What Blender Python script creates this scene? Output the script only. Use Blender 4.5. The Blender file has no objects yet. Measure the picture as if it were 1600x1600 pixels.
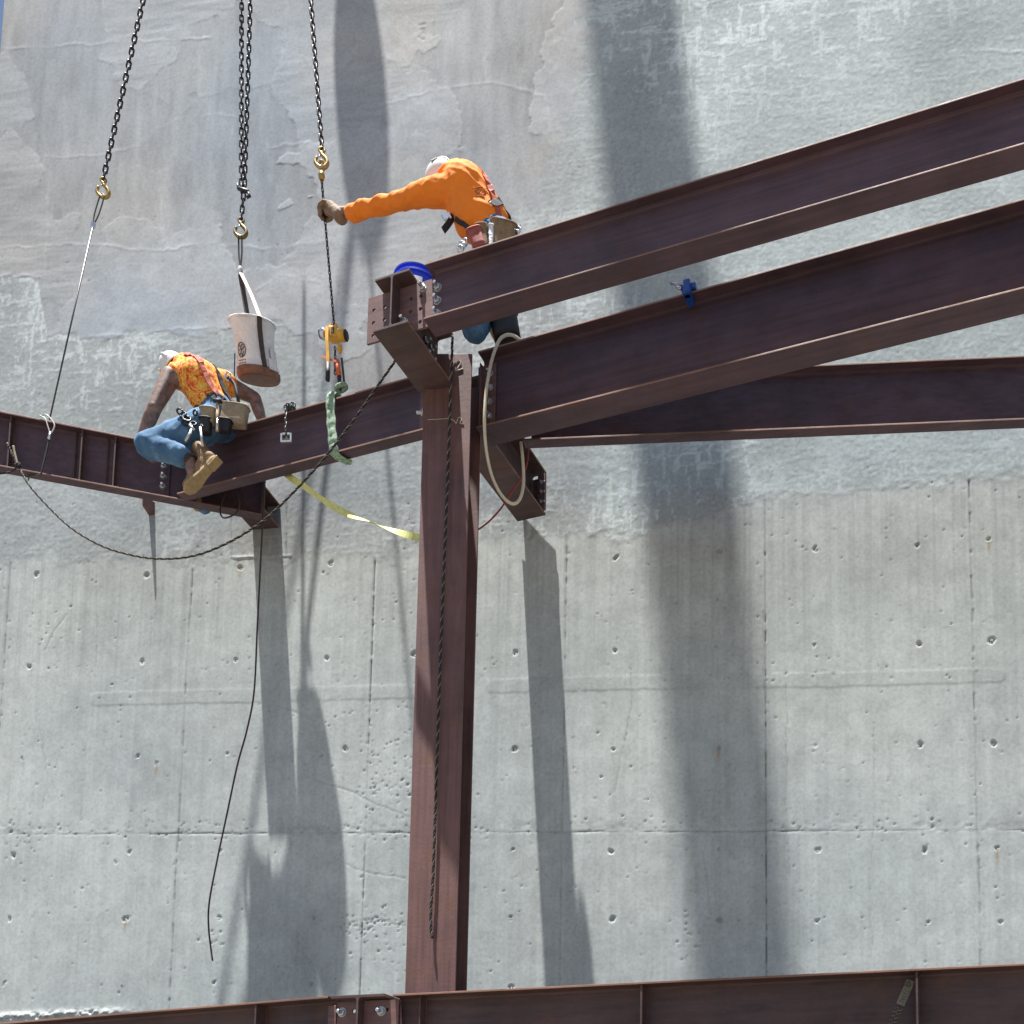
import bpy, bmesh, math, random
import numpy as np
from mathutils import Vector, Matrix, noise as mnoise
from mathutils.bvhtree import BVHTree

sc = bpy.context.scene
COL = sc.collection
R = math.radians
random.seed(7)

# ------------------------------------------------------------------ camera
F, PX, HOR, PITCH, EYE = 1550.0, 1150.0, 1880.0, R(5.3), 1.6
PY = HOR - F * math.tan(PITCH)
cam = bpy.data.cameras.new('camera')
camo = bpy.data.objects.new('camera', cam)
COL.objects.link(camo)
camo.location = (0, 0, EYE)
camo.rotation_euler = (R(90) + PITCH, 0, 0)
cam.sensor_width = 36
cam.lens = F / 1600 * 36
cam.shift_x = -(PX - 800) / 1600
cam.shift_y = (PY - 800) / 1600
cam.clip_start, cam.clip_end = 0.05, 3000
sc.camera = camo

# wall frame: the concrete wall recedes slightly to the left
WY = R(6.4)
WO = np.array([-1.45, 7.22])
WE = np.array([math.cos(WY), -math.sin(WY)])          # along the wall, to the right
WN = np.array([-math.sin(WY), -math.cos(WY)])         # out of the wall, towards the site
# sun travel direction: 1 into the wall, SA along it, SB down
SA, SB = 0.66, 6.6
SUN = Vector((-WN[0] + SA * WE[0], -WN[1] + SA * WE[1], -SB)).normalized()

# ------------------------------------------------------------------ light
world = bpy.data.worlds.new('World')
sc.world = world
world.use_nodes = True
wn = world.node_tree
wn.nodes.clear()
sky = wn.nodes.new('ShaderNodeTexSky')
sky.sky_type = 'NISHITA'
sky.sun_disc = False
sky.sun_elevation = math.asin(-SUN.z)
sky.sun_rotation = math.atan2(-SUN.x, -SUN.y)
sky.altitude = 50
sky.dust_density = 1.0
bgn = wn.nodes.new('ShaderNodeBackground')
bgn.inputs['Strength'].default_value = 0.05
wo = wn.nodes.new('ShaderNodeOutputWorld')
wn.links.new(sky.outputs[0], bgn.inputs[0])
wn.links.new(bgn.outputs[0], wo.inputs[0])
sl = bpy.data.lights.new('sun', 'SUN')
sl.energy = 5.0
sl.angle = R(0.53)
sl.color = (1.0, 0.975, 0.94)
slo = bpy.data.objects.new('sun', sl)
COL.objects.link(slo)
slo.rotation_euler = SUN.to_track_quat('-Z', 'Y').to_euler()
slo.location = (0, -5, 30)
sc.view_settings.view_transform = 'Standard'
sc.view_settings.look = 'None'
sc.view_settings.gamma = 1.0
sc.view_settings.use_curve_mapping = False
sc.view_settings.exposure = 1.33

# ------------------------------------------------------------------ survey helpers (photo pixel -> point in the place)
def ray(x, y):
    a, b = (x - PX) / F, (PY - y) / F
    return np.array([a, math.cos(PITCH) - b * math.sin(PITCH), math.sin(PITCH) + b * math.cos(PITCH)])
def P(x, y, Y):
    r = ray(x, y); return Vector((np.array([0, 0, EYE]) + r * (Y / r[1])).tolist())
def Pz(x, y, z):
    r = ray(x, y); return Vector((np.array([0, 0, EYE]) + r * ((z - EYE) / r[2])).tolist())
def Wuz(x, y):
    r = ray(x, y); t = (WO @ WN) / (r[:2] @ WN)
    p = np.array([0, 0, EYE]) + r * t
    return float((p[:2] - WO) @ WE), float(p[2])
def wall_pt(u, z, out=0.0):
    q = WO + WE * u + WN * out
    return Vector((q[0], q[1], z))
def project(X, Y, Z):
    Z = Z - EYE
    d = Y * math.cos(PITCH) + Z * math.sin(PITCH)
    v = -Y * math.sin(PITCH) + Z * math.cos(PITCH)
    return PX + F * X / d, PY - F * v / d
def on_line(A, B, py):
    """point of the straight line A-B that stands at photo row py"""
    lo, hi = 0.0, 1.0
    ya = project(*A)[1]; yb = project(*B)[1]
    for _ in range(50):
        m = (lo + hi) / 2
        y = project(*(A.lerp(B, m)))[1]
        if (y < py) == (ya < yb): lo = m
        else: hi = m
    return A.lerp(B, lo)

# ------------------------------------------------------------------ materials
MATS = {}
def new_mat(name):
    m = bpy.data.materials.new(name); m.use_nodes = True
    nt = m.node_tree; nt.nodes.clear()
    out = nt.nodes.new('ShaderNodeOutputMaterial'); b = nt.nodes.new('ShaderNodeBsdfPrincipled')
    nt.links.new(b.outputs[0], out.inputs[0])
    MATS[name] = m
    return m, nt, b
def nd(nt, t, **kw):
    n = nt.nodes.new(t)
    for k, v in kw.items():
        if k in n.inputs: n.inputs[k].default_value = v
        else: setattr(n, k, v)
    return n
def noise_node(nt, scale, detail=6, rough=0.6, vec=None):
    n = nd(nt, 'ShaderNodeTexNoise'); n.inputs['Scale'].default_value = scale
    n.inputs['Detail'].default_value = detail; n.inputs['Roughness'].default_value = rough
    if vec is not None: nt.links.new(vec, n.inputs['Vector'])
    return n
def ramp(nt, src, stops):
    r = nd(nt, 'ShaderNodeValToRGB'); el = r.color_ramp.elements
    while len(el) < len(stops): el.new(0.5)
    for e_, (p, c) in zip(el, stops):
        e_.position = p; e_.color = (*c, 1) if len(c) == 3 else c
    nt.links.new(src, r.inputs[0]); return r
def mix(nt, fac, a, b, mode='MIX'):
    m = nd(nt, 'ShaderNodeMix', data_type='RGBA', blend_type=mode)
    for s, v in ((m.inputs[0], fac), (m.inputs[6], a), (m.inputs[7], b)):
        if hasattr(v, 'links') or hasattr(v, 'is_linked'): nt.links.new(v, s)
        elif isinstance(v, tuple): s.default_value = (*v, 1) if len(v) == 3 else v
        else: s.default_value = v
    return m.outputs[2]
def bump(nt, b, src, strength, dist):
    n = nd(nt, 'ShaderNodeBump'); n.inputs['Strength'].default_value = strength; n.inputs['Distance'].default_value = dist
    nt.links.new(src, n.inputs['Height']); nt.links.new(n.outputs[0], b.inputs['Normal']); return n
def coords(nt, scale=(1, 1, 1)):
    g = nd(nt, 'ShaderNodeNewGeometry'); m = nd(nt, 'ShaderNodeMapping')
    m.inputs['Scale'].default_value = scale
    nt.links.new(g.outputs['Position'], m.inputs['Vector']); return m.outputs[0]
def plain(name, col, rough=0.6, var=0.25, scale=30, metal=0.0, bstr=0.25, bdist=0.002, dark=None):
    m, nt, b = new_mat(name)
    v = coords(nt)
    n = noise_node(nt, scale, 6, 0.65, v)
    lo = dark or tuple(c * (1 - var) for c in col); hi = tuple(min(1, c * (1 + var)) for c in col)
    r = ramp(nt, n.outputs[0], [(0.3, lo), (0.7, hi)])
    nt.links.new(r.outputs[0], b.inputs['Base Color'])
    b.inputs['Roughness'].default_value = rough; b.inputs['Metallic'].default_value = metal
    n2 = noise_node(nt, scale * 4, 4, 0.6, v)
    bump(nt, b, n2.outputs[0], bstr, bdist)
    return m

def steel(name, base, scuff, rust_amt=0.35, rot=16.8, upright=False):
    """red-oxide primed steel: blotchy primer, chalky scrapes along the member, rust blooms and specks"""
    m, nt, b = new_mat(name)
    v = coords(nt)
    def lengthwise(k):
        g = nd(nt, 'ShaderNodeNewGeometry')
        ro = nd(nt, 'ShaderNodeVectorRotate', rotation_type='Z_AXIS'); ro.inputs['Angle'].default_value = R(rot)
        nt.links.new(g.outputs['Position'], ro.inputs['Vector'])
        mp = nd(nt, 'ShaderNodeMapping'); mp.inputs['Scale'].default_value = (30 * k, 30 * k, 1.2 * k) if upright else (1.0 * k, 26 * k, 26 * k)
        nt.links.new(ro.outputs[0], mp.inputs['Vector']); return mp.outputs[0]
    n1 = noise_node(nt, 1.9, 9, 0.66, v)
    c1 = ramp(nt, n1.outputs[0], [(0.30, tuple(c * 0.62 for c in base)), (0.50, base), (0.72, tuple(c * 1.32 for c in base))])
    ns = noise_node(nt, 1.0, 7, 0.7, lengthwise(1.0))
    fs = ramp(nt, ns.outputs[0], [(0.36, (0.72, 0.72, 0.74)), (0.52, (1, 1, 1)), (0.70, (1.22, 1.18, 1.16))])
    c1b = mix(nt, 1.0, c1.outputs[0], fs.outputs[0], 'MULTIPLY')
    n2 = noise_node(nt, 4.5, 10, 0.74, v)
    f2 = ramp(nt, n2.outputs[0], [(0.53, (0, 0, 0)), (0.68, (rust_amt,) * 3)])
    c2 = mix(nt, f2.outputs[0], c1b, (0.16, 0.078, 0.038))
    n3 = noise_node(nt, 2.2, 6, 0.75, lengthwise(1.6))
    f3 = ramp(nt, n3.outputs[0], [(0.63, (0, 0, 0)), (0.74, (0.55,) * 3)])
    c3 = mix(nt, f3.outputs[0], c2, scuff)
    n4 = noise_node(nt, 55, 5, 0.7, v)
    f4 = ramp(nt, n4.outputs[0], [(0.64, (0, 0, 0)), (0.70, (0.55,) * 3)])
    c4 = mix(nt, f4.outputs[0], c3, (0.035, 0.02, 0.018))
    n6 = noise_node(nt, 23, 6, 0.72, v)
    f6 = ramp(nt, n6.outputs[0], [(0.69, (0, 0, 0)), (0.73, (0.5,) * 3)])
    c5 = mix(nt, f6.outputs[0], c4, scuff)
    nt.links.new(c5, b.inputs['Base Color'])
    rr = ramp(nt, n2.outputs[0], [(0.3, (0.5,) * 3), (0.7, (0.78,) * 3)])
    nt.links.new(rr.outputs[0], b.inputs['Roughness'])
    n5 = noise_node(nt, 42, 7, 0.65, v)
    bump(nt, b, n5.outputs[0], 0.35, 0.003)
    return m

M_STEEL = steel('primer_steel', (0.084, 0.047, 0.043), (0.21, 0.15, 0.14))
M_STEEL2 = steel('primer_steel_purple', (0.086, 0.048, 0.058), (0.18, 0.115, 0.125), 0.22)
M_COLUMN = steel('primer_steel_column', (0.158, 0.078, 0.068), (0.27, 0.18, 0.16), 0.7, upright=True)
M_EDGE = steel('sunlit_rusty_edge', (0.26, 0.135, 0.09), (0.38, 0.26, 0.2), 0.5)  # bare rusty flange toes, lightened to paint in the sun-caught edge line
M_PLATE = steel('primer_plate', (0.17, 0.088, 0.078), (0.25, 0.17, 0.15), 0.3)
M_GALV = plain('galvanised_bolt', (0.55, 0.55, 0.54), 0.35, 0.2, 60, 0.85)
M_CHAIN = plain('oiled_chain', (0.045, 0.042, 0.04), 0.38, 0.4, 60, 0.6)
M_HOOK = plain('gold_hook', (0.42, 0.28, 0.09), 0.38, 0.3, 40, 0.7)
M_ROPE = plain('black_rope', (0.02, 0.02, 0.021), 0.8, 0.4, 120)
M_TRACER = plain('rope_tracer', (0.27, 0.22, 0.15), 0.8, 0.45, 120)
M_WIRE = plain('wire_rope', (0.09, 0.09, 0.09), 0.45, 0.3, 150, 0.6)
M_WIRE_L = plain('bright_wire_rope', (0.5, 0.49, 0.45), 0.5, 0.2, 150, 0.4)
M_YELLOW = plain('hoist_yellow', (0.72, 0.38, 0.035), 0.38, 0.18, 25)
M_BLACK = plain('black_rubber', (0.018, 0.018, 0.02), 0.6, 0.3, 60)
M_CHROME = plain('bright_metal', (0.65, 0.68, 0.7), 0.2, 0.1, 30, 0.95)
M_ORANGE_TAPE = plain('orange_tape', (0.8, 0.16, 0.05), 0.55, 0.15, 50)
M_HOSE = plain('tan_hose', (0.62, 0.55, 0.42), 0.55, 0.12, 40)
M_RED = plain('red_cable', (0.3, 0.03, 0.025), 0.5, 0.2, 40)
M_CORD = plain('brown_cord', (0.045, 0.026, 0.022), 0.6, 0.25, 40)
M_BLUEB = plain('blue_plastic', (0.022, 0.05, 0.62), 0.35, 0.12, 12)
M_LABEL = plain('grey_label', (0.5, 0.5, 0.5), 0.6, 0.1, 12)
M_BLUEC = plain('blue_clamp', (0.01, 0.07, 0.32), 0.4, 0.2, 30)
M_CANVAS = plain('white_canvas', (0.80, 0.81, 0.815), 0.85, 0.16, 9, 0, 0.9, 0.016)
M_LEATHER = plain('brown_leather', (0.20, 0.095, 0.055), 0.6, 0.35, 22, 0, 0.4, 0.003)
M_STRAP_T = plain('tan_leather_strap', (0.58, 0.40, 0.31), 0.6, 0.15, 30)
M_STRAP_D = plain('dark_strap', (0.06, 0.045, 0.04), 0.7, 0.35, 40)
M_MARK = plain('dark_print', (0.09, 0.08, 0.075), 0.8, 0.2, 40)
M_CHALK = plain('chalk_mark', (0.55, 0.52, 0.45), 0.9, 0.3, 80)
M_ORANGE = plain('orange_shirt', (0.95, 0.235, 0.014), 0.85, 0.10, 10, 0, 0.4, 0.003)
M_SKIN = plain('tanned_skin', (0.27, 0.145, 0.1), 0.55, 0.22, 25)
M_TATTOO = plain('tattooed_skin', (0.235, 0.135, 0.1), 0.55, 0.38, 22, dark=(0.075, 0.055, 0.05))
M_GLOVE = plain('leather_glove', (0.22, 0.14, 0.085), 0.8, 0.35, 28, 0, 0.5, 0.004)
M_HELMET = plain('white_helmet', (0.72, 0.72, 0.7), 0.3, 0.06, 12)
M_STICKER = plain('yellow_sticker', (0.75, 0.55, 0.02), 0.5, 0.15, 30)
M_STICKER_R = plain('red_sticker', (0.5, 0.1, 0.06), 0.5, 0.15, 30)
M_BOOT = plain('tan_boot', (0.25, 0.155, 0.075), 0.75, 0.3, 24, 0, 0.4, 0.004)
M_SOLE = plain('boot_sole', (0.36, 0.25, 0.12), 0.8, 0.2, 30)
M_POUCH = plain('khaki_pouch', (0.34, 0.27, 0.18), 0.85, 0.25, 26, 0, 0.5, 0.004)
M_POUCH2 = plain('grey_olive_pouch', (0.25, 0.165, 0.09), 0.8, 0.3, 26, 0, 0.5, 0.004)
M_HARN = plain('harness_web', (0.42, 0.09, 0.06), 0.8, 0.3, 50)
M_REDTOOL = plain('red_pouch', (0.34, 0.08, 0.06), 0.7, 0.3, 30)
M_SOIL = plain('compacted_soil', (0.135, 0.119, 0.101), 0.95, 0.25, 1.6, 0, 0.6, 0.05)
M_WOOD = plain('hammer_handle', (0.4, 0.27, 0.14), 0.6, 0.2, 30)

def denim():
    m, nt, b = new_mat('blue_denim'); v = coords(nt)
    n = noise_node(nt, 9, 7, 0.65, v)
    c = ramp(nt, n.outputs[0], [(0.3, (0.035, 0.095, 0.19)), (0.55, (0.075, 0.17, 0.29)), (0.75, (0.19, 0.31, 0.42))])
    nt.links.new(c.outputs[0], b.inputs['Base Color']); b.inputs['Roughness'].default_value = 0.9
    n2 = noise_node(nt, 240, 2, 0.5, v); bump(nt, b, n2.outputs[0], 0.4, 0.002); return m
M_DENIM = denim()

def hivis():
    m, nt, b = new_mat('patterned_vest'); v = coords(nt)
    n = noise_node(nt, 24, 5, 0.65, v); n.inputs['Distortion'].default_value = 1.6
    c = ramp(nt, n.outputs[0], [(0.34, (0.34, 0.03, 0.015)), (0.43, (0.78, 0.12, 0.02)), (0.51, (0.86, 0.24, 0.02)), (0.57, (0.90, 0.58, 0.05)), (0.66, (0.70, 0.08, 0.03))])
    vw = coords(nt, (1, 1, 2.5))
    n2 = noise_node(nt, 34, 3, 0.6, vw)
    f = ramp(nt, n2.outputs[0], [(0.58, (0, 0, 0)), (0.64, (1, 1, 1))])
    c2 = mix(nt, f.outputs[0], c.outputs[0], (0.85, 0.62, 0.25))
    f3 = ramp(nt, n2.outputs[0], [(0.30, (1, 1, 1)), (0.36, (0, 0, 0))])
    c3 = mix(nt, f3.outputs[0], c2, (0.4, 0.05, 0.02))
    nt.links.new(c3, b.inputs['Base Color']); b.inputs['Roughness'].default_value = 0.85
    return m
M_VEST = hivis()

def sling_mat():
    m, nt, b = new_mat('green_sling'); v = coords(nt)
    n = noise_node(nt, 55, 5, 0.7, v)
    c = ramp(nt, n.outputs[0], [(0.33, (0.10, 0.16, 0.10)), (0.5, (0.26, 0.38, 0.26)), (0.68, (0.42, 0.52, 0.40))])
    nt.links.new(c.outputs[0], b.inputs['Base Color']); b.inputs['Roughness'].default_value = 0.85
    bump(nt, b, n.outputs[0], 0.4, 0.003); return m
M_SLING = sling_mat()
M_YSTRAP = plain('yellow_strap', (0.62, 0.62, 0.22), 0.7, 0.2, 40)

def concrete():
    m, nt, b = new_mat('cast_concrete'); v = coords(nt)
    at = nd(nt, 'ShaderNodeAttribute', attribute_name='albedo')
    n1 = noise_node(nt, 38, 8, 0.7, v)
    r1 = ramp(nt, n1.outputs[0], [(0.28, (0.80,) * 3), (0.5, (1.0,) * 3), (0.72, (1.13,) * 3)])
    c = mix(nt, 1.0, at.outputs['Color'], r1.outputs[0], 'MULTIPLY')
    n2 = noise_node(nt, 1.1, 6, 0.6, v)
    r2 = ramp(nt, n2.outputs[0], [(0.3, (0.9, 0.9, 0.9)), (0.7, (1.08, 1.07, 1.05))])
    c2 = mix(nt, 1.0, c, r2.outputs[0], 'MULTIPLY')
    nt.links.new(c2, b.inputs['Base Color'])
    b.inputs['Roughness'].default_value = 0.88
    b.inputs['Specular IOR Level'].default_value = 0.25
    n3 = noise_node(nt, 120, 5, 0.7, v)
    bump(nt, b, n3.outputs[0], 0.12, 0.002)
    return m
M_CONC = concrete()
M_CONC2 = plain('wall_core_concrete', (0.32, 0.33, 0.32), 0.9, 0.15, 3)

# ------------------------------------------------------------------ object helpers
ORG = {}
def thing(name, label, cat, loc, group=None):
    o = bpy.data.objects.new(name, None); COL.objects.link(o)
    o.location = loc; o.empty_display_size = 0.1
    o['label'] = label; o['category'] = cat; o['kind'] = 'thing'
    if group: o['group'] = group
    ORG[o.name] = Vector(loc)
    return o
def org(o):
    return ORG[o.name] if o is not None else Vector((0, 0, 0))
def link_mesh(name, me, mat, parent, smooth=False):
    o = bpy.data.objects.new(name, me); COL.objects.link(o)
    if mat is not None and not me.materials: me.materials.append(mat)
    if parent is not None:
        o.parent = parent; ORG[o.name] = org(parent)
    else: ORG[o.name] = Vector((0, 0, 0))
    if smooth:
        me.polygons.foreach_set('use_smooth', [True] * len(me.polygons))
    return o
def part(parent, name, V, Fc, mat, smooth=False, auto=None):
    """mesh from world-space vertices, stored relative to its thing"""
    oo = org(parent)
    me = bpy.data.meshes.new(name)
    me.from_pydata([tuple(Vector(v) - oo) for v in V], [], Fc)
    me.update()
    o = link_mesh(name, me, mat, parent, smooth)
    if auto is not None: me.set_sharp_from_angle(angle=R(auto)) if smooth else None
    return o
def inst(parent, name, me, M, mat=None, smooth=False):
    o = bpy.data.objects.new(name, me); COL.objects.link(o)
    if mat is not None and not me.materials: me.materials.append(mat)
    o.parent = parent
    o.matrix_basis = Matrix.Translation(-org(parent)) @ M
    ORG[o.name] = org(parent)
    return o
def one(name, label, cat, V, Fc, mat, smooth=False, group=None, auto=None):
    """a thing that is one mesh; origin at its lowest middle"""
    vs = [Vector(v) for v in V]
    c = sum(vs, Vector()) / len(vs); c.z = min(v.z for v in vs)
    me = bpy.data.meshes.new(name); me.from_pydata([tuple(v - c) for v in vs], [], Fc); me.update()
    o = link_mesh(name, me, mat, None, smooth); o.location = c; ORG[o.name] = c
    if auto is not None: me.set_sharp_from_angle(angle=R(auto))
    o['label'] = label; o['category'] = cat; o['kind'] = 'thing'
    if group: o['group'] = group
    return o
class MB:
    def __init__(s): s.V = []; s.F = []
    def add(s, V, Fc):
        k = len(s.V); s.V += [Vector(v) for v in V]; s.F += [tuple(i + k for i in f) for f in Fc]; return s
def frame(o, ex, ez):
    ex = Vector(ex).normalized(); ez = Vector(ez); ez = (ez - ex * ez.dot(ex)).normalized(); ey = ez.cross(ex)
    M = Matrix((ex, ey, ez)).transposed().to_4x4(); M.translation = Vector(o); return M
_bc = {}
def box(M, lo, hi, bev=0.003, seg=1):
    """bevelled box in frame M"""
    key = tuple(round(h - l, 5) for l, h in zip(lo, hi)) + (bev, seg)
    if key not in _bc:
        bm = bmesh.new(); bmesh.ops.create_cube(bm, size=1)
        for v in bm.verts: v.co = Vector((v.co.x * key[0], v.co.y * key[1], v.co.z * key[2]))
        b_ = min(bev, 0.45 * min(key[:3]))
        if b_ > 0: bmesh.ops.bevel(bm, geom=bm.edges[:], offset=b_, segments=seg, profile=0.6, affect='EDGES')
        bm.verts.index_update()
        _bc[key] = ([v.co.copy() for v in bm.verts], [tuple(v.index for v in f.verts) for f in bm.faces]); bm.free()
    V, Fc = _bc[key]
    c = Vector([(l + h) / 2 for l, h in zip(lo, hi)])
    return [M @ (v + c) for v in V], Fc
def prism(M, poly, x0, x1):
    """extrude a (y,z) polygon along x of frame M"""
    n = len(poly)
    V = [M @ Vector((x0, y, z)) for y, z in poly] + [M @ Vector((x1, y, z)) for y, z in poly]
    Fc = [(i, (i + 1) % n, n + (i + 1) % n, n + i) for i in range(n)]
    return V, Fc + [tuple(range(n - 1, -1, -1)), tuple(range(n, 2 * n))]
def lathe(M, prof, n=24, cap=True):
    V, Fc = [], []
    for r, z in prof:
        for k in range(n):
            a = 2 * math.pi * k / n; V.append(M @ Vector((r * math.cos(a), r * math.sin(a), z)))
    for j in range(len(prof) - 1):
        for k in range(n):
            Fc.append((j * n + k, j * n + (k + 1) % n, (j + 1) * n + (k + 1) % n, (j + 1) * n + k))
    if cap: Fc += [tuple(range(n - 1, -1, -1)), tuple(range((len(prof) - 1) * n, len(prof) * n))]
    return V, Fc
def smooth_path(pts, sub=8):
    pts = [Vector(p) for p in pts]; out = []
    n = len(pts)
    for i in range(n - 1):
        p0 = pts[max(0, i - 1)]; p1 = pts[i]; p2 = pts[i + 1]; p3 = pts[min(n - 1, i + 2)]
        for k in range(sub):
            t = k / sub
            out.append(0.5 * ((2 * p1) + (p2 - p0) * t + (2 * p0 - 5 * p1 + 4 * p2 - p3) * t * t + (3 * p1 - p0 - 3 * p2 + p3) * t ** 3))
    out.append(pts[-1]); return out
def frames_along(pts):
    T = []
    for i in range(len(pts)):
        a = pts[max(0, i - 1)]; b = pts[min(len(pts) - 1, i + 1)]; d = b - a
        T.append(d.normalized() if d.length > 1e-9 else Vector((0, 0, 1)))
    N = T[0].orthogonal().normalized(); res = []
    for i, t in enumerate(T):
        N = (N - t * N.dot(t)).normalized(); res.append((t, N, t.cross(N)))
    return res
def tube(pts, r, n=8, closed=False):
    fr = frames_along(pts); V, Fc = [], []
    for i, (p, (t, a, b)) in enumerate(zip(pts, fr)):
        rr = r[i] if isinstance(r, (list, tuple)) else r
        for k in range(n):
            g = 2 * math.pi * k / n; V.append(p + (a * math.cos(g) + b * math.sin(g)) * rr)
    m = len(pts)
    for i in range(m - 1):
        for k in range(n): Fc.append((i * n + k, i * n + (k + 1) % n, (i + 1) * n + (k + 1) % n, (i + 1) * n + k))
    Fc += [tuple(range(n - 1, -1, -1)), tuple(range((m - 1) * n, m * n))]
    return V, Fc
def resample(pts, step):
    out = [pts[0].copy()]; acc = 0.0
    for a, b in zip(pts, pts[1:]):
        L = (b - a).length
        if L < 1e-9: continue
        d = step - acc
        while d <= L: out.append(a.lerp(b, d / L)); d += step
        acc = (acc + L) % step
    return out
def helix(pts, rad, pitch, phase, step=0.006):
    q = resample(pts, step); fr = frames_along(q); out = []
    for i, (p, (t, a, b)) in enumerate(zip(q, fr)):
        g = 2 * math.pi * i * step / pitch + phase
        out.append(p + (a * math.cos(g) + b * math.sin(g)) * rad)
    return out
def ribbon(pts, sides, width, th):
    """flat strap: pts with side vectors (across the strap)"""
    V, Fc = [], []
    fr = frames_along(pts)
    for p, s, (t, _, _) in zip(pts, sides, fr):
        s = (Vector(s) - t * Vector(s).dot(t)).normalized(); n = t.cross(s)
        for a, b in ((-1, -1), (1, -1), (1, 1), (-1, 1)): V.append(p + s * (a * width / 2) + n * (b * th / 2))
    for i in range(len(pts) - 1):
        for k in range(4): Fc.append((i * 4 + k, i * 4 + (k + 1) % 4, i * 4 + 4 + (k + 1) % 4, i * 4 + 4 + k))
    m = len(pts) - 1
    Fc += [(3, 2, 1, 0), (m * 4, m * 4 + 1, m * 4 + 2, m * 4 + 3)]
    return V, Fc
def holed_plate(M, y0, y1, z0, z1, t, ys, zs, r, n=12):
    """plate in the y-z plane of M, thickness along x, with a grid of round through-holes"""
    def cuts(a, b, cs):
        e = [a] + [(p + q) / 2 for p, q in zip(cs, cs[1:])] + [b]; return list(zip(e, e[1:]))
    V, Fc = [], []
    for (ya, yb), yc in zip(cuts(y0, y1, ys), ys):
        for (za, zb), zc in zip(cuts(z0, z1, zs), zs):
            k = len(V); ang = sorted([2 * math.pi * i / n for i in range(n)] +
                                     [math.atan2(q - zc, p - yc) % (2 * math.pi) for p in (ya, yb) for q in (za, zb)])
            m = len(ang)
            for x in (-t / 2, t / 2):
                for a in ang:
                    c, s = math.cos(a), math.sin(a)
                    ty = ((yb - yc) / c if c > 1e-9 else (ya - yc) / c if c < -1e-9 else 1e9)
                    tz = ((zb - zc) / s if s > 1e-9 else (za - zc) / s if s < -1e-9 else 1e9)
                    q = min(ty, tz)
                    V.append(M @ Vector((x, yc + q * c, zc + q * s))); V.append(M @ Vector((x, yc + r * c, zc + r * s)))
            for i in range(m):
                j = (i + 1) % m
                a, b = k + 2 * i, k + 2 * j; c, d = a + 2 * m, b + 2 * m
                Fc += [(a, b, b + 1, a + 1), (c, c + 1, d + 1, d), (a + 1, b + 1, d + 1, c + 1), (a, c, d, b)]
    return V, Fc
def bolt_mesh():
    mb = MB(); I = Matrix.Identity(4)
    mb.add(*lathe(I, [(0.019, 0), (0.021, 0.002), (0.021, 0.014), (0.017, 0.016)], 6))
    mb.add(*lathe(I, [(0.026, -0.004), (0.026, 0.0)], 16))
    mb.add(*lathe(I, [(0.0105, 0.016), (0.0105, 0.042), (0.008, 0.045)], 12))
    me = bpy.data.meshes.new('bolt'); me.from_pydata([tuple(v) for v in mb.V], [], mb.F); me.materials.append(M_GALV); return me
BOLT = bolt_mesh()
def put_bolt(parent, p, d, s=1.0):
    z = Vector(d).normalized(); M = frame(p, z.orthogonal(), z) @ Matrix.Rotation(random.random() * 3, 4, 'Z') @ Matrix.Scale(s, 4)
    return inst(parent, 'bolt', BOLT, M)

# ------------------------------------------------------------------ ground
def ground():
    me = bpy.data.meshes.new('ground'); s = 900
    me.from_pydata([(-s, -s, 0), (s, -s, 0), (s, s, 0), (-s, s, 0)], [], [(0, 1, 2, 3)])
    o = link_mesh('ground', me, M_SOIL, None); o['kind'] = 'structure'
    o['label'] = 'bare compacted soil of the building site'; o['category'] = 'ground'
ground()

# ------------------------------------------------------------------ concrete wall: displaced panels between form seams
def h32(x, y, seed):
    n = (x.astype(np.int64) * 374761393 + y.astype(np.int64) * 668265263 + seed * 1442695041) & 0xFFFFFFFF
    n = ((n ^ (n >> 13)) * 1274126177) & 0xFFFFFFFF
    return ((n ^ (n >> 16)) & 0xFFFF) / 65535.0
def vn(x, y, seed):
    xi = np.floor(x); yi = np.floor(y); fx = x - xi; fy = y - yi
    fx = fx * fx * (3 - 2 * fx); fy = fy * fy * (3 - 2 * fy)
    a = h32(xi, yi, seed); b = h32(xi + 1, yi, seed); c = h32(xi, yi + 1, seed); d = h32(xi + 1, yi + 1, seed)
    return (a * (1 - fx) + b * fx) * (1 - fy) + (c * (1 - fx) + d * fx) * fy - 0.5
def fbm(x, y, seed, o=4, g=0.5):
    s = 0; a = 1.0
    for k in range(o):
        s = s + a * vn(x * 2 ** k, y * 2 ** k, seed + 17 * k); a *= g
    return s
def sstep(a, b, x):
    t = np.clip((x - a) / (b - a), 0, 1); return t * t * (3 - 2 * t)
def seg_dist(u, z, pts):
    d = np.full(u.shape, 1e9)
    for (a, b), (c, e) in zip(pts, pts[1:]):
        L = (c - a) ** 2 + (e - b) ** 2
        t = np.clip(((u - a) * (c - a) + (z - b) * (e - b)) / L, 0, 1)
        d = np.minimum(d, np.hypot(u - a - t * (c - a), z - b - t * (e - b)))
    return d
SEAMS = [-4.555, -2.945, -1.40, 0.147, 1.68, 3.195, 4.725]
U0, U1, Z0, Z1 = -5.01, 4.95, 2.45, 12.25
GS = 0.0100
def lin(p, q):
    (a, b), (c, d) = Wuz(*p), Wuz(*q)
    return lambda u: b + (u - a) * (d - b) / (c - a)
LIFT1 = lin((0, 1304), (1600, 1297)); LIFT2 = lin((0, 880), (1600, 752)); LIFT3 = lin((0, 527), (450, 511))
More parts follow.
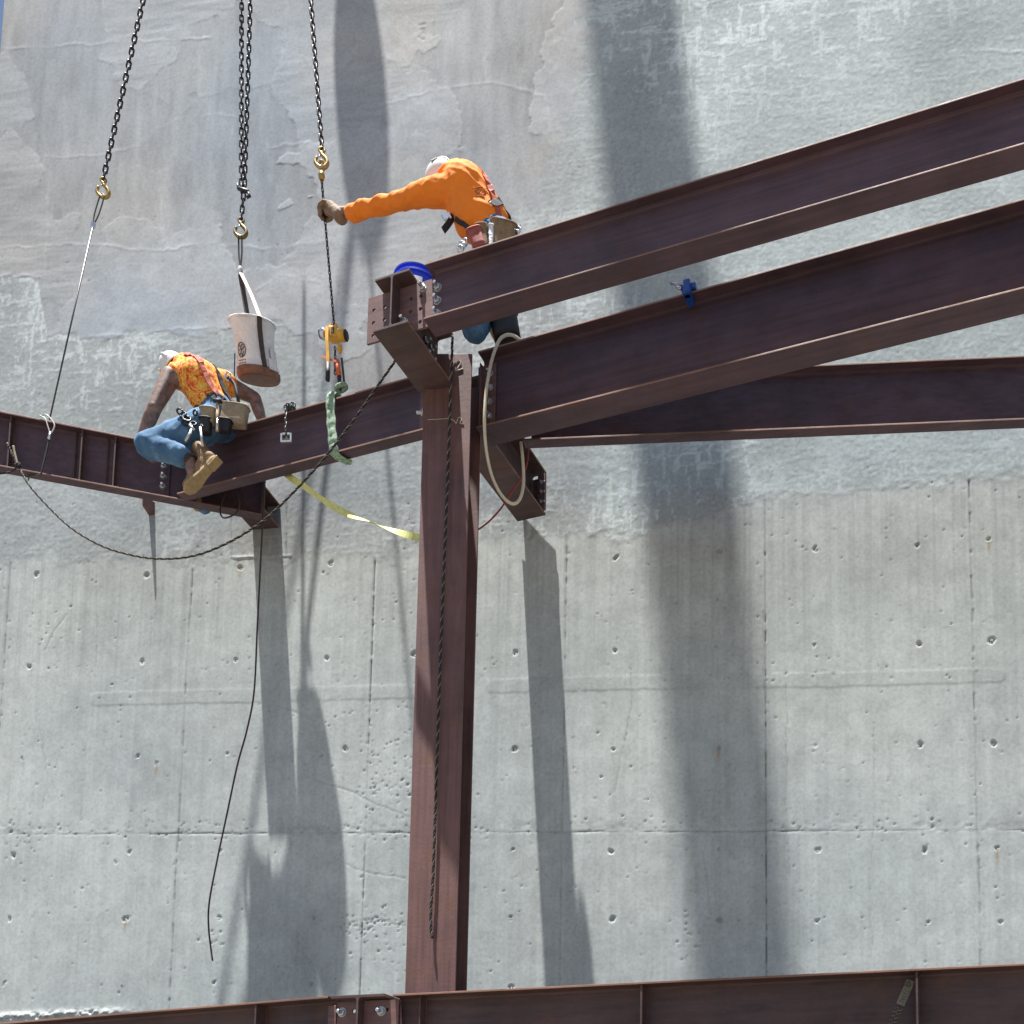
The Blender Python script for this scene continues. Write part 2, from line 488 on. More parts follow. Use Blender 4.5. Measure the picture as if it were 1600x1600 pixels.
TIES = [(962,871),(1124,861),(1274,857),(1433,852),(1545,844),(805,1020),(961,1018),(1119,1010),(1273,1008),(1437,1007),(1549,1000),
 (804,1170),(959,1172),(1123,1167),(1274,1167),(1439,1164),(1552,1161),(801,1328),(955,1331),(1123,1326),(1277,1328),(1445,1329),(1558,1325),
 (797,1434),(957,1436),(1124,1437),(1278,1439),(1450,1441),(1563,1439),(58,897),(230,897),(375,887),(517,880),(46,1042),(222,1034),(368,1031),(511,1028),
 (647,1022),(35,1184),(215,1182),(245,1192),(356,1178),(502,1180),(540,1170),(634,1182),(21,1337),(203,1332),(345,1330),(15,1436),(196,1436),(342,1433),
 (490,1434),(7,1537),(190,1542),(335,1535),(487,1537),(798,1542),(1715,835),(1720,992),(1725,1155),(1732,1322),(1738,1437)]
def make_wall():
    f4 = np.float32
    us = np.arange(U0, U1 + GS / 2, GS).astype(f4); zs = np.arange(Z0, Z1 + GS / 2, GS).astype(f4)
    nu, nz = len(us), len(zs)
    u, z = np.meshgrid(us, zs)                    # rows: z
    X = WO[0] + WE[0] * u; Y = WO[1] + WE[1] * u
    px, py = project(X, Y, z)
    px = px.astype(f4); py = py.astype(f4)
    def g1(fu, fz, seed):
        """value noise on the regular grid, range -.5 .. .5"""
        rg_ = np.random.RandomState(seed)
        a = (us - us[0]) * fu; b = (zs - zs[0]) * fz
        ai = a.astype(int); bi = b.astype(int); af = a - ai; bf_ = b - bi
        t = rg_.rand(bi.max() + 2, ai.max() + 2).astype(f4)
        af = (af * af * (3 - 2 * af)).astype(f4)[None, :]; bf_ = (bf_ * bf_ * (3 - 2 * bf_)).astype(f4)[:, None]
        t0 = t[:, ai] * (1 - af) + t[:, ai + 1] * af
        return t0[bi] * (1 - bf_) + t0[bi + 1] * bf_ - f4(.5)
    def gf(fu, fz, seed, o=4, g=0.5):
        s_ = 0; am = 1.0
        for k in range(o):
            s_ = s_ + am * g1(fu * 2 ** k, fz * 2 ** k, seed + 17 * k); am *= g
        return s_
    def c3(*c): return np.array(c, f4)
    # photo-measured outlines of the finishes (they are shapes on the wall)
    edge = np.interp(px, [-200, 0, 130, 420, 600, 660, 885, 960, 1190, 1300, 1400, 1600, 1800], [872, 875, 880, 872, 866, 862, 835, 845, 787, 775, 762, 745, 735])
    wob = gf(3.5, 3.5, 5, 5, .6)
    edge = edge + 20 * wob + 6 * gf(25, 25, 8, 3)
    low = sstep(-8, 8, py - edge + 14 * gf(14, 14, 9, 3))                                     # pale lower lift
    right = np.interp(py, [0, 120, 200, 300, 400, 500, 700], [905, 900, 868, 835, 800, 700, 655]) + 60 * wob
    bot = np.interp(px, [0, 60, 75, 200, 300, 440, 520, 640, 700], [430, 432, 530, 522, 515, 508, 600, 610, 560]) + 20 * wob
    trow = sstep(-25, 25, right - px) * sstep(-3, 3, bot - py)        # trowelled repair, upper left
    hatch = (1 - low) * (1 - trow)
    H = (0.0030 * gf(1.1, 1.1, 3, 3)).astype(f4)
    # hatch: scraped skin with pale laitance flecks
    hx = gf(5, 22, 21, 5, .62); hy = gf(22, 5, 22, 5, .62)
    hfine = gf(45, 45, 23, 3, .65); hbig = gf(1.6, 1.6, 24, 3); hbig2 = gf(.8, .8, 26, 4)
    hm = np.maximum(hx, hy) + .25 * hfine
    lait = sstep(.16, .52, hm + .25 * hbig)
    H += hatch * (0.0013 * np.clip(hm, -.15, .5) + 0.0007 * hfine)
    # trowelled mortar: overlapping sweeps, each its own tone and stroke direction
    wu = u + .42 * gf(1.5, 1.5, 71, 5, .6); wz = z + .42 * gf(1.5, 1.5, 72, 5, .6)
    cs = .85; best = np.full(u.shape, 9e9, f4); sec = best.copy(); cid = np.zeros(u.shape, f4)
    ci, cj = np.floor(wu / cs), np.floor(wz / cs)
    for di in (-1, 0, 1):
        for dj in (-1, 0, 1):
            a_, b_ = ci + di, cj + dj
            qx = (a_ + h32(a_, b_, 1)) * cs; qz = (b_ + h32(a_, b_, 2)) * cs
            d_ = ((wu - qx) * .75) ** 2 + (wz - qz) ** 2
            m_ = d_ < best; sec = np.where(m_, best, np.minimum(sec, d_)); cid = np.where(m_, h32(a_, b_, 3), cid); best = np.where(m_, d_, best)
    gap = np.sqrt(sec) - np.sqrt(best)
    st1 = gf(14, 2.6, 33, 5, .55); st2 = gf(2.6, 14, 34, 5, .55); st3 = gf(7, 7, 36, 5, .6)
    st = np.where(cid < .45, st1, np.where(cid < .7, st2, st3 * .8))
    swe = np.exp(-(gap / .035) ** 2) * (.3 + g1(2.1, 2.1, 37))
    big = gf(1.0, 1.2, 35, 4, .55)
    H += trow * (0.0013 * st + .0022 * (cid - .5) + .0005 * swe)
    n_edge = gf(2.2, 2.2, 39, 3)
    # lower lift: form-smooth with fine vertical runs
    run = gf(24, .5, 41, 4, .6); run2 = gf(70, .8, 42, 2, .5); lf = gf(9, 8, 43, 5, .6)
    H += low * (0.0007 * lf + 0.0006 * run)
    H += 0.0014 * (1 - low) * (1 + 1.2 * n_edge) + 0.001 * trow
    pcol = np.digitize(us, SEAMS); prow = (z > LIFT1(u)).astype(int)
    ptab = np.random.RandomState(77).uniform(-.045, .045, (2, len(SEAMS) + 1)).astype(f4)
    tone0 = gf(1.6, .9, 55, 5, .62) + ptab[prow, pcol[None, :]] * 8 * .55
    # colours (base reflectance)
    g = (0.455 + .042 * run + .06 * lf + .025 * run2 + .05 * tone0)[..., None] * c3(0.945, 1.022, 0.998)
    tone = gf(.7, .7, 51, 4)
    g = g * (1 + .08 * tone[..., None] * c3(1.2, 1.0, .75))
    hz_ = (0.352 + .115 * lait * np.clip(.72 + 1.8 * hbig2, .2, 1.5) + .045 * hfine + .08 * hbig)[..., None] * c3(0.945, 1.025, 1.02)
    rg = sstep(860, 980, px + 60 * wob) * (1 - low)
    hz_ = hz_ * (1 + (.15 * rg)[..., None] * c3(.85, 1.1, 1.08))
    tr = (0.365 + .075 * st + .10 * (cid - .5) + .08 * big + .006 * swe)[..., None] * c3(.965, 1.0, 1.02)
    tr = tr * (1 + .10 * (gf(.8, .8, 53, 3)[..., None] * c3(1.5, .2, -1.2)))
    A = (g * low[..., None] + hz_ * hatch[..., None] + tr * trow[..., None]).astype(f4)
    e1 = np.exp(-((py - edge) / 6) ** 2) * .12 * (g1(9, 9, 61) + .4)
    A *= (1 + e1)[..., None]
    # windows of the grid for local features
    def win(pts, m):
        a_ = [p[0] for p in pts]; b_ = [p[1] for p in pts]
        j0, j1 = np.searchsorted(us, [min(a_) - m, max(a_) + m]); i0, i1 = np.searchsorted(zs, [min(b_) - m, max(b_) + m])
        return (slice(i0, i1), slice(j0, j1)) if (i1 > i0 and j1 > j0) else None
    def wl(pts): return [Wuz(*p) for p in pts]
    n14a, n14b, n6 = gf(13, 13, 70, 3), gf(13, 13, 90, 3), g1(6, 6, 110) + .5
    ridges = [[(-10,78),(100,72),(200,66),(330,60)], [(75,246),(160,242),(215,228),(250,200),(290,183),(345,180),(395,190)], [(78,250),(74,330),(70,430)],
              [(0,388),(120,380),(250,392),(330,380),(420,388),(530,378)], [(60,536),(130,527),(210,522),(290,514),(380,512),(455,506)],
              [(595,165),(680,140),(770,128),(850,150),(862,215)], [(318,60),(312,120),(315,175)], [(760,0),(762,70),(757,120)],
              [(0,432),(40,430),(72,436)], [(400,455),(440,430),(500,442)], [(395,215),(420,232),(480,222)], [(600,390),(640,385)], [(250,300),(255,380)],
              [(1495,82),(1540,80),(1600,82)], [(1495,82),(1497,250)]]
    for i, rd in enumerate(ridges):
        p_ = wl(rd); w_ = win(p_, .3)
        if w_ is None: continue
        d = seg_dist(u[w_] + .028 * n14a[w_], z[w_] + .028 * n14b[w_], p_)
        k = np.exp(-(d / .013) ** 2); s_ = np.clip(1.5 * n6[w_], 0, 1.3)
        H[w_] += .0011 * k * s_; A[w_] *= (1 + .10 * k * s_ + .05 * np.exp(-(d / .09) ** 2))[..., None]
    # smooth strip of patched form joint
    for pts, wdt in (([(150, 1092), (420, 1086), (650, 1080)], .055), ([(770, 1072), (1000, 1066), (1300, 1062), (1560, 1055)], .055)):
        p_ = wl(pts); w_ = win(p_, .2)
        d = seg_dist(u[w_], z[w_] + .01 * n14b[w_], p_); k = sstep(wdt + .006, wdt - .006, d)
        ring = np.exp(-((d - wdt) / .008) ** 2) * np.clip(n6[w_] * 1.6 - .3, 0, 1)
        H[w_] += .0012 * k; A[w_] *= (1 - .04 * k - .10 * ring)[..., None]
    # form seams
    rs = np.random.RandomState(11)
    def z1(f, k): return np.interp((zs - zs[0]) * f, np.arange(400), np.random.RandomState(k).rand(400) - .5).astype(f4)[:, None]
    for i, s in enumerate(SEAMS):
        w_ = win([(s, Z0), (s, Z1)], .2)
        d = np.abs(u[w_] - s + .004 * z1(2.3, 140 + i) + .004 * z1(11, 141 + i))
        lw, tw_ = low[w_], trow[w_]
        vis = lw * .9 + (1 - lw) * np.where(tw_ > .5, .06, .35)
        vis = vis * (.55 + .9 * (z1(.9, 145 + i) + .5)).clip(.3, 1.1)
        k = np.exp(-(d / .0058) ** 2)
        dots = sstep(-.02, .25, z1(21, 150 + i) + .6 * z1(3, 160 + i))
        H[w_] -= k * vis * (.0016 + .0055 * dots * lw)
        A[w_] *= (1 - vis * k * (.24 + .42 * dots * (lw * .8 + .1)) - .04 * np.exp(-(d / .05) ** 2) * vis)[..., None]
        H[w_] += .0012 * np.exp(-((d - .018) / .008) ** 2) * vis
        pale = np.exp(-(d / .009) ** 2) * (1 - lw) * (1 - tw_) * (.5 + z1(1.3, 170 + i)); H[w_] += .0014 * pale; A[w_] *= (1 + .22 * pale)[..., None]
    for q in (362, 448):
        p_ = wl([(q, 775), (q, 872)]); w_ = win(p_, .1); k = np.exp(-(seg_dist(u[w_] + .01 * n14a[w_], z[w_], p_) / .006) ** 2) * n6[w_]
        H[w_] -= .006 * k; A[w_] *= (1 - .5 * k)[..., None]
    p_ = wl([(362, 871), (455, 868)]); w_ = win(p_, .1); k = np.exp(-(seg_dist(u[w_], z[w_] + .012 * n14a[w_], p_) / .008) ** 2); H[w_] += .004 * k; A[w_] *= (1 + .25 * k * n6[w_])[..., None]
    # pour line
    d = z - LIFT1(u) + .008 * g1(7, .01, 171)
    k = np.exp(-(d / .0058) ** 2); band = np.exp(-((d - .03) / .05) ** 2)
    rag = sstep(.05, .4, gf(16, 22, 172, 3) + .35 * gf(2, 2, 173, 2))
    kk = .5 + .9 * (g1(3, .01, 174))
    H -= .0036 * k * kk + .0014 * band * rag; A *= (1 - (.34 * k * kk + .13 * band * rag))[..., None]
    # rough ledge at the foot of the wall on the left
    d = z - lin((0, 1590), (220, 1579))(u); k = sstep(235, 120, px) * np.exp(-(d / .028) ** 2)
    rgh = gf(24, 30, 181, 4, .65)
    H += k * (.014 + .03 * rgh); A *= (1 - .45 * k * sstep(-.05, .25, rgh))[..., None]
    # tie holes with chipped rims
    for i, t in enumerate(TIES):
        a, b = Wuz(*t); w_ = win([(a, b)], .14)
        if w_ is None: continue
        r0 = .0105 + .0085 * random.random(); sx = .8 + .5 * random.random()
        su, sz = u[w_], z[w_]; ww = fbm(su * 40, sz * 40, 200 + i, 3)
        d = np.hypot((su - a) * sx, (sz - b) * .92) + .016 * ww
        hole = sstep(r0 + .006, r0 - .006, d); rim = np.exp(-((d - r0 - .008) / .009) ** 2)
        ins = np.hypot(su - a - .004, (sz - b + .003)) < r0 * .5
        H[w_] += -.011 * hole + .0014 * rim * (ww + .2) + .011 * ins * hole * (i % 3 > 0)
        A[w_] *= (1 - .34 * hole * np.clip(.6 + ww, 0, 1) * (1 - .8 * ins * (i % 3 == 1)) + .06 * rim - .10 * np.exp(-(d / .05) ** 2) * (i % 2))[..., None]
        drip = np.exp(-((su - a) / .011) ** 2) * sstep(b, b - .02, sz) * sstep(b - .14, b - .03, sz)
        rs_ = np.exp(-((su - a + .004 * ww) / .010) ** 2) * sstep(b + .005, b - .02, sz) * sstep(b - .14, b - .05, sz)
        A[w_] *= (1 - .10 * drip * (i % 4 == 0))[..., None] * (1 - (.35 * rs_ * (i % 9 == 4))[..., None] * c3(.3, .9, 1.4))
    # bug holes
    rng = np.random.RandomState(5)
    def pit(a, b, r, dep):
        w_ = win([(a, b)], 3 * r + .006)
        if w_ is None: return
        k = np.exp(-(np.hypot(u[w_] - a, z[w_] - b) / r) ** 2); H[w_] -= dep * k; A[w_] *= (1 - .34 * k)[..., None]
    for _ in range(900):
        a = rng.uniform(U0, U1); b = rng.uniform(Z0, LIFT2(a) + .1)
        pit(a, b, rng.choice([.0050, .0060, .0085], p=[.6, .32, .08]), rng.uniform(.002, .007))
    for _ in range(240):
        a = rng.uniform(U0, U1); b = rng.uniform(LIFT2(a), 10); pit(a, b, .0055, .003)
    for cx, cy, sx, sy, n in ((575,1440,32,8,50),(590,1450,30,30,40),(600,1185,35,50,50),(600,1225,35,14,40),(300,1298,260,9,90),(1150,1290,420,10,90),(330,1466,16,8,16),(30,1310,40,20,30),
                              (1180,1050,60,12,16),(90,1010,30,40,20),(1085,1465,20,30,28),(640,900,20,120,30),(1010,1080,110,110,40)):
        for _ in range(n):
            a, b = Wuz(cx + rng.normal() * sx, cy + rng.normal() * sy); pit(a, b, rng.choice([.005, .006, .008]), rng.uniform(.002, .007))
    # hairline cracks and gouges
    cracks = [[(480,1214),(520,1228),(556,1240),(590,1258),(640,1276)], [(500,1330),(540,1350),(570,1363),(632,1372)], [(425,1100),(470,1116),(500,1132)],
              [(545,1440),(585,1436),(635,1448)], [(1228,1070),(1230,1180),(1228,1260),(1234,1370)], [(1190,900),(1195,1100)], [(1365,1130),(1366,1250),(1360,1360),(1362,1500)],
              [(985,1040),(988,1100),(975,1160),(960,1240)], [(1110,1430),(1100,1330),(1120,1220)], [(105,960),(85,985),(70,1015)], [(60,1130),(75,1220),(60,1290)], [(150,900),(152,1060)], [(235,930),(236,1010)]]
    for i, c in enumerate(cracks):
        p_ = wl(c); w_ = win(p_, .1)
        d = seg_dist(u[w_] + .012 * n14a[w_], z[w_] + .012 * n14b[w_], p_)
        k = np.exp(-(d / .0045) ** 2) * (.3 + .8 * n6[w_]); H[w_] -= .003 * k; A[w_] *= (1 - .26 * np.clip(k, 0, 1))[..., None]
    # drip runs below the finish edge
    dr = sstep(.16, .34, gf(34, .5, 401, 3, .6)) * low * sstep(330, 20, py - edge)
    A *= (1 - .10 * dr)[..., None]
    # a few rust spots and brown patches
    for x_, y_, r_ in ((302, 912, .02), (957, 762, .03), (1165, 1480, .025), (100, 995, .05), (610, 860, .02), (400, 838, .18)):
        a, b = Wuz(x_, y_); w_ = win([(a, b)], r_ * 2.5); k = np.exp(-(np.hypot(u[w_] - a, z[w_] - b) / r_) ** 2) * (.5 + wob[w_]); A[w_] *= (1 - (.28 * np.clip(k, 0, 1))[..., None] * c3(.5, .9, 1.4))
    A = np.clip(A, .03, .8)
    # wall thing
    base = wall_pt((U0 + U1) / 2, 0)
    root = thing('concrete_wall', 'tall pale grey cast concrete wall with form seams, tie holes and trowelled repair mortar', 'wall', base)
    XYZ = np.stack([X + WN[0] * H, Y + WN[1] * H, z], -1).reshape(-1, 3) - np.array(base)
    RGBA = np.concatenate([A.reshape(-1, 3), np.ones((nu * nz, 1))], 1)
    colid = np.digitize((us[:-1] + us[1:]) / 2, SEAMS)
    zc = (zs[:-1] + zs[1:]) / 2; uc = (us[:-1] + us[1:]) / 2
    uu, zz = np.meshgrid(uc, zc)
    rowid = (zz > LIFT1(uu)).astype(int) + (zz > LIFT2(uu)) + (zz > LIFT3(uu))
    idx = np.arange(nu * nz).reshape(nz, nu)
    quads = np.stack([idx[:-1, :-1], idx[:-1, 1:], idx[1:, 1:], idx[1:, :-1]], -1)
    for r_ in range(4):
        for c_ in range(len(SEAMS) + 1):
            q = quads[(rowid == r_) & (colid[None, :] == c_)]
            if len(q) == 0: continue
            uq, inv = np.unique(q, return_inverse=True); inv = inv.reshape(-1, 4)
            me = bpy.data.meshes.new('panel')
            me.vertices.add(len(uq)); me.vertices.foreach_set('co', XYZ[uq].astype(np.float32).ravel())
            me.loops.add(inv.size); me.loops.foreach_set('vertex_index', inv.ravel().astype(np.int32))
            me.polygons.add(len(inv)); me.polygons.foreach_set('loop_start', np.arange(0, inv.size, 4, dtype=np.int32))
            me.update(calc_edges=True)
            at = me.attributes.new('albedo', 'FLOAT_COLOR', 'POINT'); at.data.foreach_set('color', RGBA[uq].astype(np.float32).ravel())
            link_mesh('panel', me, M_CONC, root, True)
    # the body of the wall, and its run beyond the detailed face
    M = frame(wall_pt(0, 0), (WE[0], WE[1], 0), (0, 0, 1))        # y of this frame points into the wall
    part(root, 'core', *box(M, (U0 + .001, .03, 0), (U1 + 6, .45, 15), 0), M_CONC2)
    for nm, lo, hi in (('panel', (U0, -.0005, 0), (U1 + 6, .029, Z0 - .004)), ('panel', (U0, -.0005, Z1 + .004), (U1 + 6, .029, 15)), ('panel', (U1 + .004, -.0005, Z0), (U1 + 6, .029, Z1))):
        o = part(root, nm, *box(M, lo, hi, 0), M_CONC)
        at = o.data.attributes.new('albedo', 'FLOAT_COLOR', 'POINT')
        at.data.foreach_set('color', [.36, .37, .36, 1] * len(o.data.vertices))
make_wall()

# ------------------------------------------------------------------ steel frame
TOP = 7.19
def beam(label, p0, yaw, L, zt, d, bf, tf, tw, kind='I', mat=None, ext=(0, 0), name='steel_beam', group=None, cope=0.0):
    """rolled section; p0 = (x,y) of the near edge of the top flange at its left end; kind I or C (channel, toes to the site)"""
    mat = mat or M_STEEL2
    ex = Vector((math.cos(R(yaw)), math.sin(R(yaw)), 0))
    M = frame((p0[0], p0[1], zt), ex, (0, 0, 1))
    t = thing(name, label, 'beam', M @ Vector((L / 2, bf / 2, -d)), group)
    x0, x1 = -ext[0], L + ext[1]
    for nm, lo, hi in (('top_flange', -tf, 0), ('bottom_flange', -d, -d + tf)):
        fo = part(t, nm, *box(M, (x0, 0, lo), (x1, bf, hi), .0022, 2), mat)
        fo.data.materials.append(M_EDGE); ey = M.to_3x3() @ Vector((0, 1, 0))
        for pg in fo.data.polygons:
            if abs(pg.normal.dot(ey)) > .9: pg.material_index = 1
    wy = bf / 2 if kind == 'I' else bf - tw / 2
    f = .013
    a, b = wy - tw / 2, wy + tw / 2
    zt_, zb_ = -tf, -d + tf
    if kind == 'I':
        poly = [(a - f, zt_), (a - f * .35, zt_ - f * .3), (a, zt_ - f), (a, zb_ + f), (a - f * .35, zb_ + f * .3), (a - f, zb_),
                (b + f, zb_), (b + f * .35, zb_ + f * .3), (b, zb_ + f), (b, zt_ - f), (b + f * .35, zt_ - f * .3), (b + f, zt_)]
    else:
        poly = [(a - f, zt_), (a - f * .35, zt_ - f * .3), (a, zt_ - f), (a, zb_ + f), (a - f * .35, zb_ + f * .3), (a - f, zb_), (b, zb_), (b, zt_)]
    part(t, 'web', *prism(M, poly, x0 + cope, x1), mat)
    return t, M

# direction of the cantilever and of the long beams
R1, M_R1 = beam('upper brown steel beam bolted to the cantilever tip, worker in orange behind it', (-1.859, 5.434), -16.6, 5.6, TOP, .362, .128, .010, .008, ext=(0, 0), cope=.03)
R2, M_R2 = beam('deep brown steel beam running from the column, blue clamp on its top flange', (-1.70, 6.045), -16.8, 5.4, TOP, .545, .166, .0125, .009)
R3, M_R3 = beam('brown steel channel nearly parallel to the concrete wall, partly behind the deep beam', (-1.43, 6.256), -3.06, 5.4, TOP, .457, .074, .013, .011, 'C', cope=.03)
L1, M_L1 = beam('brown steel channel from the column to the straddling worker, green sling around it', (-4.10, 6.825), -17.0, 2.13, TOP, .415, .078, .013, .011, 'C')
L2, M_L2 = beam('dark brown steel channel with stiffeners, wire sling and tied rope, ending by the wall', (-6.2, 6.2357), 17.16, 2.74, TOP, .415, .072, .012, .011, 'C', name='steel_beam')

CY = 73.1
cdir = Vector((math.cos(R(CY)), math.sin(R(CY)), 0))
# the cantilever: frame x runs towards the wall; near edge = right flange edge is at y = 0 .. bf to the left
C1, M_C1 = beam('short cantilever beam on the column with open bolt holes at its free end', (-1.962, 5.463), CY, .475, TOP, .352, .242, .016, .011, mat=M_STEEL)
C2, M_C2 = beam('short brown beam from the column back to the wall under the tan hose', (-1.962 + cdir.x * .80, 5.463 + cdir.y * .80), CY, .945, TOP, .352, .242, .016, .011, mat=M_STEEL)
e2 = M_L2 @ Vector((2.74, 0, 0))
C3, M_C3 = beam('stub beam carrying the channel end on the concrete wall', (e2.x - .115, e2.y + .036), 83.6, .412, TOP - .012, .20, .225, .013, .010, mat=M_STEEL)
C4, M_C4 = beam('unseen stub beam added between the two brown channels to bridge the shadow on the wall', (e2.x - .135, e2.y - .185), 83.6, .155, TOP - .012, .20, .225, .013, .010, mat=M_STEEL)  # hidden stub, added only to join up the shadow on the wall
# lower floor
ZL = 2.752
B1, M_B1 = beam('lower brown steel beam right of the column foot with two stiffener plates', (-1.90, 5.405), -12.2, 5.4, ZL, .41, .178, .012, .008, mat=M_STEEL)
B2, M_B2 = beam('lower brown steel beam left of the bolted joint', (-6.0, 6.713), -18.67, 3.93, ZL, .41, .178, .012, .008, mat=M_STEEL)
pa, pb = Pz(517, 1556, ZL), Pz(601, 1552, ZL)
yl = math.degrees(math.atan2(pb.y - pa.y, pb.x - pa.x)) + 90
B3, M_B3 = beam('short lower beam end between the two lower beams, showing its H section', (pb.x, pb.y), yl, .60, ZL, .38, (pb - pa).length, .017, .012, mat=M_STEEL)

def plate(parent, name, M, lo, hi, mat=M_STEEL, bev=.002):
    return part(parent, name, *box(M, lo, hi, bev), mat)

# connection tabs at the cantilever tip (holed plates)
Mt = M_C1 @ Matrix.Translation((.080, .121, 0))          # at the web centre, x towards wall, y to the left
part(C1, 'connection_plate', *holed_plate(Mt, .0065, .222, -.335, -.03, .012, [.10, .178], [-.29, -.205, -.12], .0125), M_PLATE)
part(C1, 'connection_plate', *holed_plate(Mt, -.345, -.0065, -.335, -.03, .012, [-.285, -.155, -.085], [-.29, -.205, -.12], .0125), M_PLATE)
for y, z in ((-.168, -.075), (-.045, -.262), (-.285, -.12), (-.285, -.205), (-.285, -.29)):
    put_bolt(C1, Mt @ Vector((-.0075 if y > -.2 else -.022, y, z)), -cdir, 1.0)
# angle clips by the column
for i in range(3):
    put_bolt(C1, M_C1 @ Vector((.40, .1155, -.13 - .085 * i)), -(M_C1.to_3x3() @ Vector((0, 1, 0))), .95)
    put_bolt(C1, M_C1 @ Vector((.34, .1155, -.13 - .085 * i)), -(M_C1.to_3x3() @ Vector((0, 1, 0))), .95)

# stiffeners and clips
def stiff(parent, M, x, d, y0, y1, tf, t=.010, mat=M_STEEL):
    o = plate(parent, 'stiffener', M, (x - t / 2, y0, -d + tf + .001), (x + t / 2, y1, -tf - .001), mat)
    yw = y1 if y0 < .05 else y0
    for sx in (-1, 1):
        zz_ = np.linspace(-d + tf + .004, -tf - .004, 36)
        pts = [M @ Vector((x + sx * (t / 2 + .001), yw, z)) for z in zz_]
        part(o, 'weld_bead', *tube(pts, [.0052 + .0014 * math.sin(k * 1.9) + .001 * random.random() for k in range(36)], 7), M_STEEL, True)
    return o
def xat(M, px, py, bf_y=0.0):
    """station along a beam that stands at photo pixel column px (on its near top edge)"""
    lo, hi = -1.0, 7.0
    for _ in range(60):
        m = (lo + hi) / 2
        if project(*(M @ Vector((m, bf_y, -.1))))[0] < px: lo = m
        else: hi = m
    return lo
for px in (16, 128, 180): stiff(L2, M_L2, xat(M_L2, px, 0, .01), .415, .006, .060, .012, .011)
for px in (118, 168): stiff(L2, M_L2, xat(M_L2, px, 0, .04), .415, .045, .060, .012, .006)
xb = xat(M_L2, 258, 0, .04)
plate(L2, 'clip_angle', M_L2, (xb - .045, .050, -.385), (xb + .035, .0605, -.06), M_STEEL2)
for z in (-.145, -.225, -.305): put_bolt(L2, M_L2 @ Vector((xb - .008, .050, z)), -(M_L2.to_3x3() @ Vector((0, 1, 0))), .9)
stiff(L2, M_L2, 2.735, .415, .004, .062, .012, .010)
for px in (1004, 1433):
    x_ = xat(M_B1, px, 0, .03); stiff(B1, M_B1, x_, .41, .006, .082, .012, .012); stiff(B1, M_B1, x_, .41, .096, .170, .012, .012)
x_ = xat(M_B1, 660, 0, .05); stiff(B1, M_B1, x_, .41, .02, .083, .012, .008)
x_ = xat(M_B2, 408, 0, .05); stiff(B2, M_B2, x_, .41, .004, .083, .012, .012)
wB = (pb - pa).length
Mb = M_B3 @ Matrix.Translation((.06, wB / 2, 0))
part(B3, 'connection_plate', *holed_plate(Mb, .0065, .16, -.35, -.025, .010, [.055, .12], [-.30, -.19, -.08], .0115), M_PLATE)
part(B3, 'connection_plate', *holed_plate(Mb, -.22, -.0065, -.35, -.025, .010, [-.15, -.08], [-.30, -.19, -.08], .0115), M_PLATE)
for y, z in ((.128, -.085), (-.115, -.088), (.128, -.19), (-.115, -.19)): put_bolt(B3, Mb @ Vector((-.0065, y, z)), -(M_B3.to_3x3() @ Vector((1, 0, 0))), 1.05)
plate(B3, 'clip_plate', M_B3, (.045, wB - .005, -.30), (.053, wB + .045, -.045), M_PLATE)
# end clips of the beams that meet the column
plate(R2, 'connection_plate', M_R2, (-.035, .064, -.50), (.10, .073, -.05), M_PLATE)
for i in range(4): put_bolt(R2, M_R2 @ Vector((.055, .063, -.12 - .1 * i)), -(M_R2.to_3x3() @ Vector((0, 1, 0))), .9)
plate(R2, 'cover_strip', M_R2, (-.004, .030, -.515), (.004, .062, -.055), M_PLATE)
plate(L1, 'connection_plate', M_L1, (2.02, .052, -.37), (2.145, .063, -.05), M_PLATE)
for i in range(3): put_bolt(L1, M_L1 @ Vector((2.085, .051, -.12 - .09 * i)), -(M_L1.to_3x3() @ Vector((0, 1, 0))), .9)
plate(R3, 'end_angle', M_R3, (-.008, -.008, -.46), (.0, .07, -.455 + .02), M_PLATE, .001)
# wall-side end of the back beam: seat plate and bolts
plate(C2, 'end_plate', M_C2, (.93, .02, -.30), (.944, .110, -.05), M_PLATE)
for z in (-.11, -.19, -.27): put_bolt(C2, M_C2 @ Vector((.90, .02, z)), (M_C2.to_3x3() @ Vector((0, -1, 0))), .7)
plate(C2, 'seat_angle', M_C2, (.90, -.012, -.33), (.925, .05, -.04), M_PLATE)

